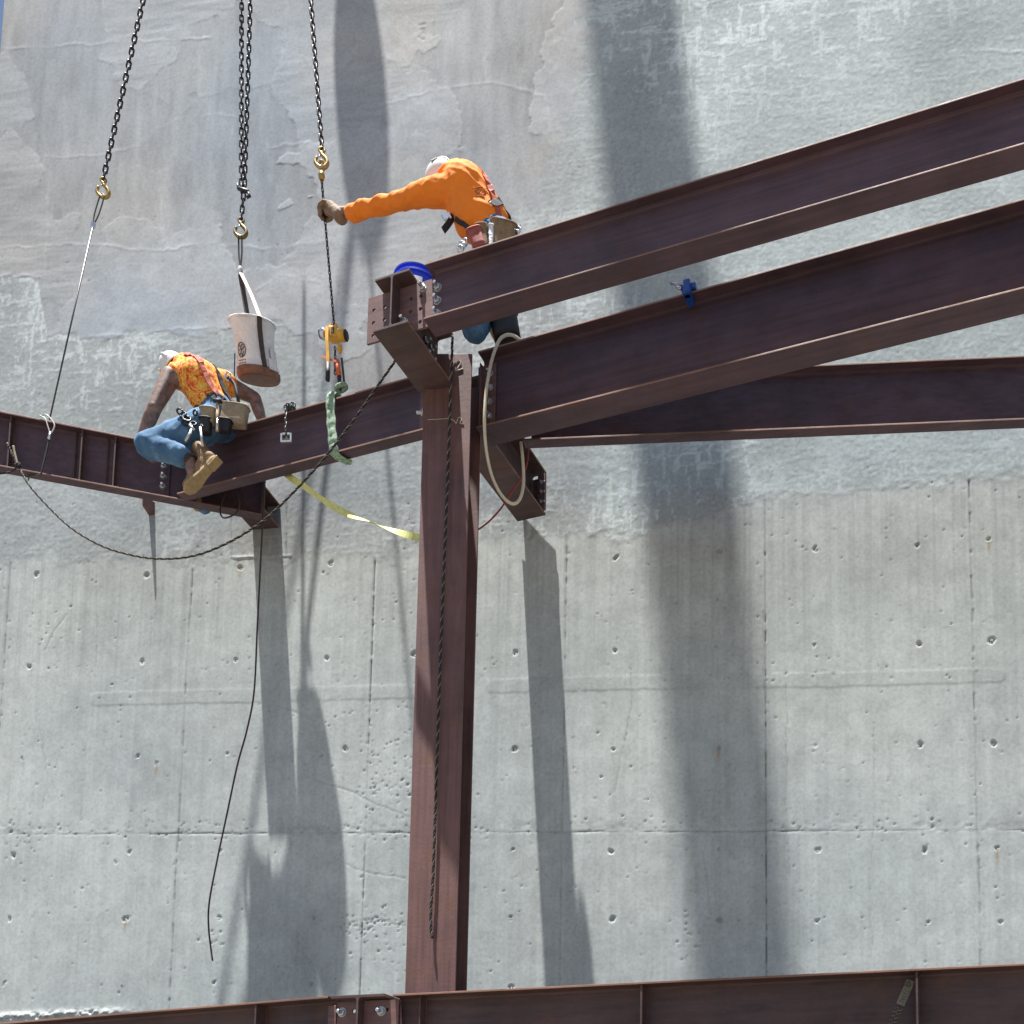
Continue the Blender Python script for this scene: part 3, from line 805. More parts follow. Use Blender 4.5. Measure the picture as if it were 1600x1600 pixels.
# column
def column():
    M = frame((-2.017, 5.952, 0), (1, 0, 0), (0, 0, 1))
    h = 7.085; bf, d, tf, tw = .305, .262, .016, .011
    t = thing('steel_column', 'tall rust brown steel column in front of the concrete wall, rope hanging down its face', 'column', (-2.017 + bf / 2, 5.952 + d / 2, 0))
    part(t, 'front_flange', *box(M, (0, 0, .03), (bf, tf, h), .0022, 2), M_COLUMN)
    part(t, 'back_flange', *box(M, (0, d - tf, .03), (bf, d, h - .02), .0022, 2), M_COLUMN)
    part(t, 'web', *box(M, (bf / 2 - tw / 2, tf, .03), (bf / 2 + tw / 2, d - tf, h - .01), 0), M_COLUMN)
    part(t, 'base_plate', *box(M, (-.1, -.1, 0), (bf + .1, d + .1, .03), .002), M_COLUMN)
    # splice plate edge on the left and welded tab at the top
    part(t, 'tab', *box(M, (-.012, .02, 6.60), (0.0, .055, 6.83), .002), M_PLATE)
    put_bolt(t, M @ Vector((-.012, .04, 6.71)), (-1, 0, 0), 1.0)
    # chalk figures on the shaded head of the column
    def stroke(pts, r=.0035):
        return tube(smooth_path([M @ Vector((x, -.002, z)) for x, z in pts], 6), r, 5)
    mb = MB()
    mb.add(*stroke([(.165, 6.965), (.18, 6.995), (.195, 7.03)])); mb.add(*stroke([(.20, 7.015), (.22, 7.035), (.235, 7.02), (.215, 6.985), (.20, 6.965), (.225, 6.97), (.25, 6.98)]))
    part(t, 'chalk_mark', mb.V, mb.F, M_CHALK)
    mb = MB()
    mb.add(*stroke([(.17, 6.63), (.20, 6.62), (.215, 6.60), (.23, 6.64), (.25, 6.63), (.24, 6.60), (.265, 6.595)], .0022))
    mb.add(*stroke([(.03, 6.625), (.10, 6.628), (.16, 6.632)], .0016))
    part(t, 'chalk_mark', mb.V, mb.F, M_CHALK)
column()

# worn stencil on the lower beam: pale strip with dark lettering strokes
def stencil():
    Mw = M_B1 @ Matrix.Translation((0, .0845, 0))
    x0 = xat(M_B1, 1404, 0, .08)
    a = Vector((x0 + .075, -.0015, -.012)); b = Vector((x0 - .10, -.0015, -.40))
    d = (b - a).normalized(); s = Vector((d.z, 0, -d.x))
    def pt(l, w): return Mw @ (a + d * l + s * w)
    q = [pt(.03, -.022), pt(.03, .022), pt(.165, .022), pt(.165, -.022)]
    nrm = (Mw.to_3x3() @ Vector((0, -1, 0))) * .0012
    V = [p for p in q] + [p + nrm for p in q]
    part(B1, 'stencil', V, [(4, 5, 6, 7), (0, 1, 5, 4), (1, 2, 6, 5), (2, 3, 7, 6), (3, 0, 4, 7)], plain('faded_stencil', (0.19, 0.18, 0.13), .9, .45, 60))
    mb = MB(); mc = MB()
    ring = [pt(.055 + .011 * math.cos(t / 10 * 6.1), .004 + .011 * math.sin(t / 10 * 6.1)) + nrm * 1.6 for t in range(11)]
    mb.add(*tube(ring, .0022, 5)); mb.add(*tube([pt(.035, .006) + nrm * 1.6, pt(.055, .006) + nrm * 1.6], .002, 5))
    for l in (.085, .1, .115, .13, .145): mb.add(*tube([pt(l, -.012) + nrm * 1.6, pt(l + .006, .002) + nrm * 1.6, pt(l - .002, .013) + nrm * 1.6], .0016, 5))
    part(B1, 'lettering', mb.V, mb.F, M_MARK)
    for l in (.185, .205, .228, .25, .275, .30):
        mc.add(*tube([pt(l, -.02) + nrm, pt(l + .012, 0) + nrm, pt(l - .004, .004) + nrm, pt(l + .006, .02) + nrm], .0028, 5))
    part(B1, 'lettering', mc.V, mc.F, MATS['faded_stencil'])
stencil()

# embedded stub below the channel, throwing a long thin shadow down the wall
Ms = frame(wall_pt(*Wuz(238, 795)), (WE[0], WE[1], 0), (0, 0, 1))
Vs = [Ms @ Vector(v) for v in ((-.030, .012, -.055), (.024, .012, -.055), (.024, .012, .055), (-.030, .012, .055), (-.004, -.112, -.050), (.004, -.112, -.050), (.004, -.112, .03), (-.004, -.112, .03))]
Fs = [(3, 2, 1, 0), (4, 5, 6, 7), (0, 1, 5, 4), (1, 2, 6, 5), (2, 3, 7, 6), (3, 0, 4, 7)]
one('embed_stub', 'small brown steel stub sticking out of the wall under the dark channel', 'bracket', Vs, Fs, M_PLATE)

# ------------------------------------------------------------------ crane tackle above the frame (its shadow falls on the wall)
SU = Vector((-WN[0] + SA * WE[0], -WN[1] + SA * WE[1], -SB))
BALL = wall_pt(*Wuz(565, 165)) - SU * .84
MASTER = BALL - Vector((0, 0, .62))
def link_mesh_data(pitch, width, r, n=6, m=14):
    """oval chain link lying in x-z, long axis x"""
    a = (pitch + 2 * r) / 2 - r + r * .9; b = width / 2 - r
    st = max(a - b, 0.0); pts = []
    for k in range(m):
        g = 2 * math.pi * k / m; c, s_ = math.cos(g), math.sin(g)
        pts.append(Vector((c * b + (st if c > 0 else -st), 0, s_ * b)))
    V, Fc = [], []
    for i, p in enumerate(pts):
        t = (pts[(i + 1) % m] - pts[i - 1]).normalized(); s_ = Vector((0, 1, 0)); q = t.cross(s_)
        for k in range(n):
            g = 2 * math.pi * k / n; V.append(p + (s_ * math.cos(g) + q * math.sin(g)) * r)
    for i in range(m):
        j = (i + 1) % m
        for k in range(n): Fc.append((i * n + k, i * n + (k + 1) % n, j * n + (k + 1) % n, j * n + k))
    return V, Fc
def mesh_of(name, V, Fc, mat, smooth=True):
    me = bpy.data.meshes.new(name); me.from_pydata([tuple(v) for v in V], [], Fc); me.materials.append(mat)
    if smooth: me.polygons.foreach_set('use_smooth', [True] * len(me.polygons))
    return me
LINK = mesh_of('link', *link_mesh_data(.054, .037, .0062), M_CHAIN)
LINK_S = mesh_of('link', *link_mesh_data(.027, .020, .0036, 5, 10), M_CHAIN)
def chain(t, A, B, me=LINK, pitch=.054, join_from=None, roll=0.0):
    """links from A down to B; the part of the run above join_from (out of sight) is one joined part"""
    d = (B - A); L = d.length; d.normalize(); n = int(L / pitch)
    side = d.cross(Vector((0, 1, 0))).normalized()
    mb = MB(); base = [v.co.copy() for v in me.vertices]; fc = [tuple(p.vertices) for p in me.polygons]
    for i in range(n):
        p = B - d * (pitch * (i + .5))
        M = frame(p, d, side) @ Matrix.Rotation(R(45 + roll + random.uniform(-7, 7)) + (math.pi / 2) * (i % 2), 4, 'X')
        if join_from is not None and project(*p)[1] < join_from: mb.add([M @ v for v in base], fc)
        else: inst(t, 'link', me, M)
    if mb.V: part(t, 'upper_run', mb.V, mb.F, M_CHAIN, True)
def hook(t, p, d, side, s=1.0, mat=M_HOOK):
    """eye hook hanging from p along d"""
    M = frame(p, side, -Vector(d)) @ Matrix.Scale(s, 4)
    def w(pts): return [M @ Vector((x, 0, z)) for x, z in pts]
    mb = MB()
    mb.add(*tube(smooth_path(w([(math.cos(k / 10 * 6.283) * .017, .0 + math.sin(k / 10 * 6.283) * .017 - .012) for k in range(11)]), 3), .0075 * s, 8))
    path = smooth_path(w([(0, -.028), (.002, -.045), (.026, -.068), (.036, -.098), (.022, -.128), (-.006, -.136), (-.031, -.118), (-.036, -.092), (-.028, -.070)]), 5)
    n = len(path); mb.add(*tube(path, [s * (.0095 + .0045 * math.sin(math.pi * min(1, i / n * 1.15))) for i in range(n)], 8))
    o = part(t, 'hook', mb.V, mb.F, mat, True)
    part(o, 'latch', *tube(w([(-.003, -.045), (-.026, -.073)]), .005 * s, 6), M_CHROME, True)
    return M @ Vector((0, 0, -.122))
def ring(c, ax, rad, r, n=24, m=8):
    M = frame(c, Vector(ax).orthogonal(), ax)
    pts = [M @ Vector((rad * math.cos(2 * math.pi * k / n), rad * math.sin(2 * math.pi * k / n), 0)) for k in range(n + 1)]
    return tube(pts, r, m)

t = thing('crane_hook_ball', 'heavy steel overhaul ball and hook on the crane cable above the chains', 'crane hook', BALL - Vector((0, 0, .6)))
M = Matrix.Translation(BALL)
part(t, 'ball', *lathe(M, [(.03, -.235)] + [(.225 * math.cos(a), .225 * math.sin(a)) for a in [R(x) for x in range(-78, 80, 13)]] + [(.03, .235), (.03, .42)], 28), M_YELLOW, True)
part(t, 'cable', *tube([BALL + Vector((0, 0, .4)), BALL + Vector((0, 0, 14))], .011, 8), M_WIRE, True)
hk = smooth_path([BALL + Vector(q) for q in ((0, 0, -.22), (0, 0, -.34), (.07, 0, -.40), (.085, 0, -.49), (.02, 0, -.56), (-.07, 0, -.53), (-.085, 0, -.46))], 5)
part(t, 'hook', *tube(hk, .026, 8), M_YELLOW, True)
def tower_crane():
    wa, wb = wall_pt(*Wuz(985, 0)), wall_pt(*Wuz(1162, 1500))
    zj = 32.0
    a = wa - SU * ((zj - wa.z) / SB); b = wb - SU * ((zj - wb.z) / SB)
    d = (b - a); d.z = 0; d.normalize()                       # towards the site, away from the wall
    tip = a - d * 1.6; mast = a + d * 34
    t = thing('tower_crane', 'tower crane whose box jib passes high above the steel frame', 'crane', (mast.x, mast.y, 0))
    M = frame(tip, d, (0, 0, 1))
    part(t, 'jib', *box(M, (0, -.36, -.25), (44, .36, .25), .03), M_YELLOW)
    part(t, 'mast', *box(frame((mast.x, mast.y, 0), d, (0, 0, 1)), (-.9, -.9, 0), (.9, .9, zj + 4), .03), M_YELLOW)
    part(t, 'counterweight', *box(M, (41, -.8, -2.6), (44, .8, -.26), .05), M_CONC2)
    part(t, 'cab', *box(M, (34, 1.0, -2.6), (36, 2.6, -.3), .08), M_YELLOW)
tower_crane()
t = thing('master_ring', 'oval steel master ring gathering the three chain slings', 'ring', MASTER - Vector((0, 0, .1)))
part(t, 'ring', *ring(MASTER + Vector((0, 0, -.02)), (0, 1, 0), .085, .013), M_CHAIN, True)
MASTER = MASTER - Vector((0, 0, .10))

# ---- left chain sling on the dark channel
xl = xat(M_L2, 75, 0, .03)
ATT1 = M_L2 @ Vector((xl, .036, .012))
h1 = on_line(MASTER, ATT1, 279)
t = thing('chain_sling', 'dark steel chain ending in a gold hook above the wire rope sling', 'chain', h1, 'chain slings from the crane')
d1 = (ATT1 - MASTER).normalized()
chain(t, MASTER, h1 + d1 * .004, join_from=-20)
e1 = hook(t, h1, d1, Vector((1, .3, 0)), 1.05)
kn = on_line(MASTER, ATT1, 352)
t = thing('wire_sling', 'thin wire rope sling looped on the gold hook and choked around the dark channel', 'sling', ATT1)
for sx in (-.016, .016):
    part(t, 'eye_leg', *tube(smooth_path([e1 + Vector((0, -.008, .006)), e1 + Vector((sx, -.01, -.03)), kn.lerp(e1, .35) + Vector((sx, 0, 0)), kn], 5), .0045, 6), M_WIRE, True)
part(t, 'clip', *box(frame(kn, d1, (0, -1, 0)), (-.018, -.014, -.012), (.02, .014, .012), .004), M_CHROME)
part(t, 'rope', *tube([kn, ATT1 + Vector((0, 0, .02))], .0052, 8), M_WIRE, True)
w0 = M_L2
def lp(x, y, z): return w0 @ Vector((xl + x, y, z))
part(t, 'choker_eye', *tube(smooth_path([lp(-.035, -.005, .025), lp(0, -.012, .03), lp(.045, -.014, -.02), lp(.05, -.016, -.06), lp(.03, -.014, -.105), lp(.012, -.014, -.06), lp(-.01, -.012, .0), lp(-.05, .0, .025)], 6), .0048, 6), M_WIRE_L, True)
part(t, 'ferrule', *tube([lp(.028, -.014, -.10), lp(.022, -.014, -.155)], .0105, 10), M_CHROME, True)
part(t, 'tail', *tube(smooth_path([lp(.022, -.014, -.15), lp(.012, -.014, -.25), lp(-.004, -.012, -.36), lp(-.02, -.004, -.423), lp(-.09, .03, -.428), lp(-.12, .08, -.425)], 6), .0055, 6), M_WIRE, True)

# ---- middle doubled chain with the white bucket
YB = 6.96
hb = P(377, 342, YB); mid = P(381, 300, YB)
t = thing('chain_sling', 'doubled dark chain with a gold hook holding the white canvas bucket', 'chain', hb, 'chain slings from the crane')
chain(t, MASTER + Vector((.02, 0, 0)), mid + Vector((.004, 0, 0)), join_from=-20)
top2 = P(378, -300, YB - .02)
chain(t, top2, mid - Vector((.02, 0, 0)), join_from=-20, roll=20)
chain(t, mid, hb, roll=10)
mb = MB(); Mg = frame(mid + Vector((0, -.015, 0)), (1, 0, -.35), (0, 0, 1))
mb.add(*box(Mg, (-.045, -.012, -.012), (.05, .012, .014), .005)); mb.add(*tube([Mg @ Vector((.04, 0, 0)), Mg @ Vector((.07, 0, -.03)), Mg @ Vector((.05, 0, -.05))], .011, 7)); mb.add(*tube([Mg @ Vector((-.04, 0, 0)), Mg @ Vector((-.06, 0, .035))], .008, 7))
part(t, 'grab_hook', mb.V, mb.F, M_CHAIN, True)
e2h = hook(t, hb, (0, 0, -1), Vector((1, .2, 0)), 1.12, plain('dark_gold_hook', (.22, .16, .065), .4, .3, 40, .7))

# canvas bucket, tilted, seen from below
def canvas_bucket():
    cb = P(405, 595, YB + .03); ct = P(393, 506, YB - .115)
    up = (ct - cb).normalized(); L = (ct - cb).length
    M = frame(cb, Vector((1, 0, 0)), up) @ Matrix.Diagonal((1.06, 1.06, 1, 1))
    t = thing('canvas_bucket', 'white canvas bolt bucket with a brown leather bottom hanging from the chain hook', 'bucket', cb)
    n = 40
    def lath(prof, wr):
        V, Fc = [], []
        for j, (r, z) in enumerate(prof):
            for k in range(n):
                a = 2 * math.pi * k / n
                q = 1 + wr * (mnoise.noise(Vector((math.cos(a) * 2.2, math.sin(a) * 2.2, z * 9))) + .6 * math.sin(a * 7 + z * 6) * .4)
                V.append(M @ Vector((r * q * math.cos(a), r * q * math.sin(a), z)))
        for j in range(len(prof) - 1):
            for k in range(n): Fc.append((j * n + k, j * n + (k + 1) % n, (j + 1) * n + (k + 1) % n, (j + 1) * n + k))
        return V, Fc
    prof = [(.137, .045), (.134, .075), (.126, .12), (.123, .17), (.125, .22), (.130, L * .80), (.140, L * .9), (.152, L), (.148, L + .002), (.136, L * .9), (.124, L * .75), (.118, .2), (.12, .06)]
    part(t, 'canvas_side', *lath(prof, .085), M_CANVAS, True)
    rp = [M @ Vector((.151 * math.cos(k / 36 * 6.2832), .151 * math.sin(k / 36 * 6.2832), L)) for k in range(37)]
    part(t, 'rim', *tube(rp, .0075, 8), M_CANVAS, True)
    V, Fc = lath([(.02, 0), (.125, 0), (.136, .004), (.142, .02), (.141, .045), (.139, .06), (.136, .06)], .03)
    Fc.append(tuple(range(n - 1, -1, -1)))
    part(t, 'leather_bottom', V, Fc, M_LEATHER, False)
    # webbing strip down the side and straps up to the knot
    def side(a, z, o=.006):
        r = np.interp(z, [0, .06, .12, .2, L * .8, L * .9, L], [.142, .14, .128, .125, .132, .142, .154])
        return M @ Vector(((r + o) * math.cos(a), (r + o) * math.sin(a), z))
    a1 = R(-48); zz = [.055 + (L - .055) * k / 10 for k in range(11)]
    tang = M.to_3x3() @ Vector((-math.sin(a1), math.cos(a1), 0))
    part(t, 'webbing', *ribbon([side(a1, z) for z in zz], [tang] * 11, .034, .006), M_STRAP_D)
    kn_ = P(375, 424, YB)
    part(t, 'handle_strap', *ribbon(smooth_path([side(a1, L, .008), side(a1, L, .008).lerp(kn_, .5) + Vector((.012, 0, -.01)), kn_], 6), [tang] * 13, .026, .006), M_STRAP_T)
    a2 = R(120); t2 = Vector((1, 0, 0))
    part(t, 'handle_strap', *ribbon(smooth_path([side(a2, L - .03, -.02), side(a2, L, -.01).lerp(kn_, .5), kn_], 6), [t2] * 13, .036, .006), M_STRAP_D)
    # wrapped knot with white tape, cords to the hook
    part(t, 'knot', *lathe(frame(kn_ - Vector((0, 0, .03)), (1, 0, 0), (.1, 0, 1)), [(.006, 0), (.017, .012), (.012, .03), (.019, .045), (.010, .066), (.004, .075)], 12), plain('white_tape', (.7, .7, .68), .6, .35, 60), True)
    for sx in (-.011, .012):
        part(t, 'cord', *tube(smooth_path([kn_ + Vector((0, 0, .03)), kn_.lerp(e2h, .5) + Vector((sx, 0, 0)), e2h + Vector((sx, -.006, .004))], 6), .006, 7), M_ROPE, True)
    # tag line hanging down from the side
    part(t, 'tag_line', *tube([P(367, 552, YB - .12), P(366, 596, YB - .10)], .004, 6), M_ROPE, True)
    # white flap pockets on the right
    for aa, z0, z1 in ((R(-8), .05, .19), (R(-22), .05, .12)):
        part(t, 'pocket', *box(frame(side(aa, (z0 + z1) / 2, .004), M.to_3x3() @ Vector((-math.sin(aa), math.cos(aa), 0)), up), (-.03, -.008, -(z1 - z0) / 2), (.03, .008, (z1 - z0) / 2), .004), M_CANVAS)
    # round printed emblem: a curled figure in a ring, two lines of lettering under it
    a0 = R(-112)
    def em(x, z): return side(a0 + x / .128, .155 + z, .0025)
    mb = MB()
    mb.add(*tube([em(.034 * math.cos(k / 20 * 6.2832), .046 * math.sin(k / 20 * 6.2832)) for k in range(21)], .0030, 5))
    for pts in ([(-.018, .03), (-.004, .018), (.0, .0), (-.008, -.02), (-.02, -.03)], [(.0, .0), (.014, .006), (.024, .02)], [(-.004, .018), (.008, .030), (.018, .03)], [(-.02, .0), (-.008, .006), (0, 0)], [(-.002, -.03), (.012, -.022), (.02, -.008)], [(.0, -.038), (.012, -.034)]):
        mb.add(*tube(smooth_path([em(*p) for p in pts], 4), .0032, 5))
    for zz_ in (-.068, -.088):
        for k in range(6): mb.add(*tube([em(-.03 + k * .011, zz_ - .004 * (k % 2)), em(-.024 + k * .011, zz_ + .004)], .0022, 4))
    part(t, 'emblem', mb.V, mb.F, M_MARK)
canvas_bucket()

# ---- right chain with the lever hoist
xs = xat(M_L1, 523, 0, .03)
SLTOP = M_L1 @ Vector((xs, .035, .03))
YH = SLTOP.y
hh = P(503, 232, 6.26)
t = thing('chain_sling', 'dark chain with a gold hook above the gloved hand of the orange worker', 'chain', hh, 'chain slings from the crane')
chain(t, MASTER + Vector((.03, .02, 0)), hh, join_from=-20)
e3 = hook(t, hh, (.03, 0, -1), Vector((1, .2, 0)), 1.08)
HO = P(522, 523, YH - .035)
def lever_hoist():
    t = thing('lever_hoist', 'yellow lever chain hoist hanging between the gold hook and the green sling', 'hoist', HO)
    o = part(t, 'top_hook', *tube(smooth_path([e3 + Vector((-.012, 0, -.018)), e3 + Vector((-.014, 0, .012)), e3 + Vector((.004, -.01, .024)), e3 + Vector((.02, 0, .01)), e3 + Vector((.018, 0, -.03)), e3 + Vector((.006, 0, -.055))], 5), .009, 8), M_HOOK, True)
    sw = e3 + Vector((.006, 0, -.06))
    part(t, 'swivel', *lathe(frame(sw, (1, 0, 0), (-.03, 0, -1)), [(.012, -.01), (.02, 0), (.022, .02), (.017, .045), (.008, .05)], 14), M_HOOK, True)
    A = sw + Vector((.001, 0, -.045)); B = HO + Vector((0, 0, .05))
    mb = MB(); d = (B - A); n = int(d.length / .027); d.normalize()
    base = [v.co.copy() for v in LINK_S.vertices]; fc = [tuple(p.vertices) for p in LINK_S.polygons]
    for i in range(n):
        Mx = frame(A + d * .027 * (i + .5), d, (0, -1, 0)) @ Matrix.Rotation(R(40) + math.pi / 2 * (i % 2), 4, 'X'); mb.add([Mx @ v for v in base], fc)
    part(t, 'load_chain', mb.V, mb.F, M_CHAIN, True)
    X = Matrix.Rotation(R(90), 4, 'Y')
    Mh = Matrix.Translation(HO) @ Matrix.Rotation(R(4), 4, 'Y') @ X            # local z = world x
    part(t, 'gear_case', *lathe(Mh, [(.018, .022), (.036, .024), (.040, .03), (.040, .072), (.034, .080), (.012, .082)], 20), M_YELLOW, True)
    part(t, 'gear_cap', *lathe(Mh, [(.036, .080), (.037, .086), (.028, .094), (.01, .095)], 20), M_BLACK, True)
    part(t, 'brake_cover', *lathe(Mh, [(.02, -.022), (.038, -.026), (.038, -.052), (.030, -.056)], 20), M_YELLOW, True)
    part(t, 'hand_wheel', *lathe(Mh, [(.020, -.056), (.036, -.060), (.038, -.066), (.036, -.088), (.028, -.094), (.01, -.095)], 20), M_CHROME, True)
    part(t, 'wheel_cap', *lathe(Mh, [(.030, -.094), (.031, -.099), (.012, -.102)], 16), M_BLACK, True)
    part(t, 'body', *box(Matrix.Translation(HO), (-.034, -.034, -.04), (.032, .036, .042), .010, 2), M_YELLOW)
    part(t, 'side_plate', *box(Matrix.Translation(HO), (-.008, -.040, -.022), (.014, -.034, .022), .002), M_BLACK)
    for sx in (-.02, .018): part(t, 'frame_lug', *box(Matrix.Translation(HO + Vector((sx, -.004, .045))), (-.009, -.02, -.01), (.009, .02, .024), .004), M_YELLOW)
    lv = smooth_path([HO + Vector((-.030, -.042, .02)), HO + Vector((-.026, -.05, -.08)), HO + Vector((-.016, -.05, -.18)), HO + Vector((-.012, -.05, -.28))], 5)
    lo = part(t, 'lever', *ribbon(lv, [Vector((1, 0, 0))] * len(lv), .022, .012), M_YELLOW)
    part(lo, 'grip', *tube([HO + Vector((-.012, -.05, -.262)), HO + Vector((-.010, -.05, -.39))], .015, 10), M_BLACK, True)
    bh = P(531, 546, YH - .03)
    part(t, 'chain_guide', *lathe(frame(bh + Vector((0, 0, .03)), (1, 0, 0), (.2, 0, -1)), [(.006, 0), (.017, .005), (.018, .03), (.012, .05), (.006, .06)], 12), M_YELLOW, True)
    mb = MB()
    for i in range(7):
        Mx = frame(P(523.5, 545 + i * 6.2, YH - .02), (0, 0, -1), (0, -1, 0)) @ Matrix.Rotation(R(40) + math.pi / 2 * (i % 2), 4, 'X'); mb.add([Mx @ v for v in base], fc)
    part(t, 'slack_chain', mb.V, mb.F, M_CHAIN, True)
    o = part(t, 'hook_sleeve', *tube([P(526.5, 563, YH - .03), P(530, 588, YH - .03)], .017, 10), M_ORANGE_TAPE, True)
    part(o, 'tape_tail', *ribbon(smooth_path([P(527, 565, YH - .045), P(514, 561, YH - .06), P(504, 556, YH - .06)], 4), [Vector((0, 0, 1))] * 9, .014, .002), M_ORANGE_TAPE)
    part(t, 'bottom_hook', *tube(smooth_path([P(530, 586, YH - .03), P(531, 602, YH - .02), P(533, 612, YH)], 4), .014, 8), M_BLACK, True)
lever_hoist()

# green round sling choked around the channel
def green_sling():
    M = M_L1
    def q(x, y, z): return M @ Vector((xs + x, y, z))
    t = thing('green_sling', 'worn green fabric sling wrapped around the brown channel under the lever hoist', 'sling', q(0, .04, -.43))
    sd = M.to_3x3() @ Vector((1, 0, 0))
    path = smooth_path([q(.012, .05, .035), q(-.004, .012, .045), q(-.004, -.014, .004), q(.003, -.016, -.10), q(.016, -.017, -.22), q(.032, -.018, -.33), q(.040, -.014, -.405), q(.05, .02, -.432), q(.075, .075, -.430), q(.09, .10, -.42)], 6)
    sides = [sd + Vector((0, 0, .12 * math.sin(i * .4))) for i in range(len(path))]
    V, Fc = [], []
    # puffy tube section: flattened ellipse
    fr = frames_along(path)
    for i, (p, s_, (tt, _, _)) in enumerate(zip(path, sides, fr)):
        s_ = (s_ - tt * s_.dot(tt)).normalized(); n_ = tt.cross(s_)
        w = .036 * (1 + .10 * math.sin(i * .9)); h = .010 * (1 + .3 * math.sin(i * 1.7))
        for k in range(14):
            g = 2 * math.pi * k / 14; V.append(p + s_ * (w * math.cos(g)) + n_ * (h * math.sin(g) * (1 - .35 * math.cos(2 * g))))
    for i in range(len(path) - 1):
        for k in range(14): Fc.append((i * 14 + k, i * 14 + (k + 1) % 14, i * 14 + 14 + (k + 1) % 14, i * 14 + 14 + k))
    part(t, 'band', V, Fc, M_SLING, True)
    eye = [P(533 + 8 * math.cos(k / 12 * 6.283), 606 + 5 * math.sin(k / 12 * 6.283) - 2 * math.cos(k / 12 * 6.283), YH + .02 * math.sin(k / 12 * 6.283) - .02) for k in range(13)]
    part(t, 'eye', *tube(eye, .0155, 9), M_SLING, True)
    part(t, 'leg', *tube(smooth_path([P(538, 600, YH), P(536, 580, YH), P(534, 560, YH)], 4), .008, 7), plain('dark_green_web', (.05, .09, .07), .8, .3, 60), True)
    # dark seam print
    mb = MB()
    for a_, b_ in ((-.035, -.10), (-.15, -.175), (-.19, -.31)):
        f_ = lambda z: np.interp(-z, [0, .1, .22, .33], [-.004, .003, .016, .032])
        mb.add(*tube([q(f_(z) - .006, -.0285, z) for z in np.linspace(a_, b_, 5)], .0026, 5))
    part(t, 'seam_print', mb.V, mb.F, M_MARK)
green_sling()

# small beam clamp with chain and bright shackle on the channel
def beam_clamp():
    x0 = xat(M_L1, 457, 0, .03)
    def q(x, y, z): return M_L1 @ Vector((x0 + x, y, z))
    t = thing('beam_clamp', 'small rusty clamp with a short chain and bright square shackle on the channel edge', 'clamp', q(0, 0, -.25))
    mb = MB(); mb.add(*box(frame(q(0, .0, .006), M_L1.col[0].xyz, (0, 0, 1)), (-.045, -.012, -.004), (.035, .05, .020), .005))
    for k in range(5): mb.add(*ring(q(-.03 + .018 * k, -.01, .024 + .008 * (k % 2)), (random.random(), 1, random.random()), .014, .004, 12, 6))
    part(t, 'jaw', mb.V, mb.F, M_CHAIN, True)
    a = q(-.02, -.018, .0); b = P(447, 673, a.y - .005)
    d = (b - a); n = int(d.length / .03); mbx = MB()
    base = [v.co.copy() for v in LINK_S.vertices]; fc = [tuple(p.vertices) for p in LINK_S.polygons]
    for i in range(n):
        Mx = frame(a + d * ((i + .5) / n), d, (0, -1, 0)) @ Matrix.Rotation(R(40) + math.pi / 2 * (i % 2), 4, 'X'); mbx.add([Mx @ v for v in base], fc)
    part(t, 'chain', mbx.V, mbx.F, plain('dull_chain', (.2, .19, .18), .45, .3, 60, .6), True)
    Mq = frame(P(447.5, 684, a.y - .01), (1, 0, .03), (0, 0, 1)); mb = MB()
    for lo, hi in (((-.040, -.008, -.036), (.040, .008, -.026)), ((-.040, -.008, -.026), (-.026, .008, .030)), ((.026, -.008, -.026), (.040, .008, .030)), ((-.026, -.008, .018), (-.006, .008, .034)), ((.006, -.008, .018), (.026, .008, .034))):
        mb.add(*box(Mq, lo, hi, .002))
    part(t, 'shackle', mb.V, mb.F, M_GALV)
    part(t, 'shackle_insert', *box(Mq, (-.025, -.004, -.025), (.025, .006, .008), .002), M_BLACK)
beam_clamp()

# ---- ropes, straps, hoses
def rope(name, label, cat, pts, rad=.0085, pitch=.06, tracer=True, group=None):
    path = smooth_path(pts, 14)
    t = thing(name, label, cat, min(path, key=lambda v: v.z), group)
    for k in range(3):
        part(t, 'strand', *tube(helix(path, rad * (.72 if (tracer and k == 2) else .5), pitch, 2 * math.pi * k / 3, .009), rad * (.30 if (tracer and k == 2) else .66), 6), M_TRACER if (tracer and k == 2) else M_ROPE, True)
    return t
yl2 = lambda px: (M_L2 @ Vector((xat(M_L2, px, 0, .03), -.02, 0))).y
rope('tag_rope', 'black rope with pale tracer sagging from the dark channel to the cantilever beam', 'rope',
     [P(11, 692, yl2(11) - .02), P(20, 712, yl2(20) - .02), P(28, 727, yl2(28) - .03), P(45, 757, 6.5), P(72, 788, 6.5), P(110, 824, 6.48), P(155, 851, 6.46), P(200, 866, 6.44), P(248, 873, 6.4), P(300, 869, 6.35), P(350, 851, 6.3),
      P(400, 822, 6.25), P(440, 788, 6.2), P(500, 724, 6.12), P(550, 660, 6.03), P(590, 603, 5.95), P(616, 566, 5.88), P(630, 545, 5.85)], .0072)
kn2 = P(28, 727, yl2(28) - .035)
t = thing('rope_knot', 'knotted rope end tied at the stiffener of the dark channel', 'rope', kn2)
mb = MB()
for ax in ((1, .2, .4), (.2, 1, .3), (.3, -.6, 1)): mb.add(*ring(kn2, ax, .016, .0075, 14, 7))
part(t, 'knot', mb.V, mb.F, M_ROPE, True)
part(t, 'tail', *tube(smooth_path([kn2, P(23, 708, kn2.y), P(21, 697, kn2.y)], 5), .0075, 7), M_TRACER, True)
part(t, 'tail', *tube(smooth_path([kn2, P(21, 735, kn2.y + .02), P(10, 739, kn2.y + .05), P(-15, 741, kn2.y + .05)], 5), .006, 7), M_ROPE, True)

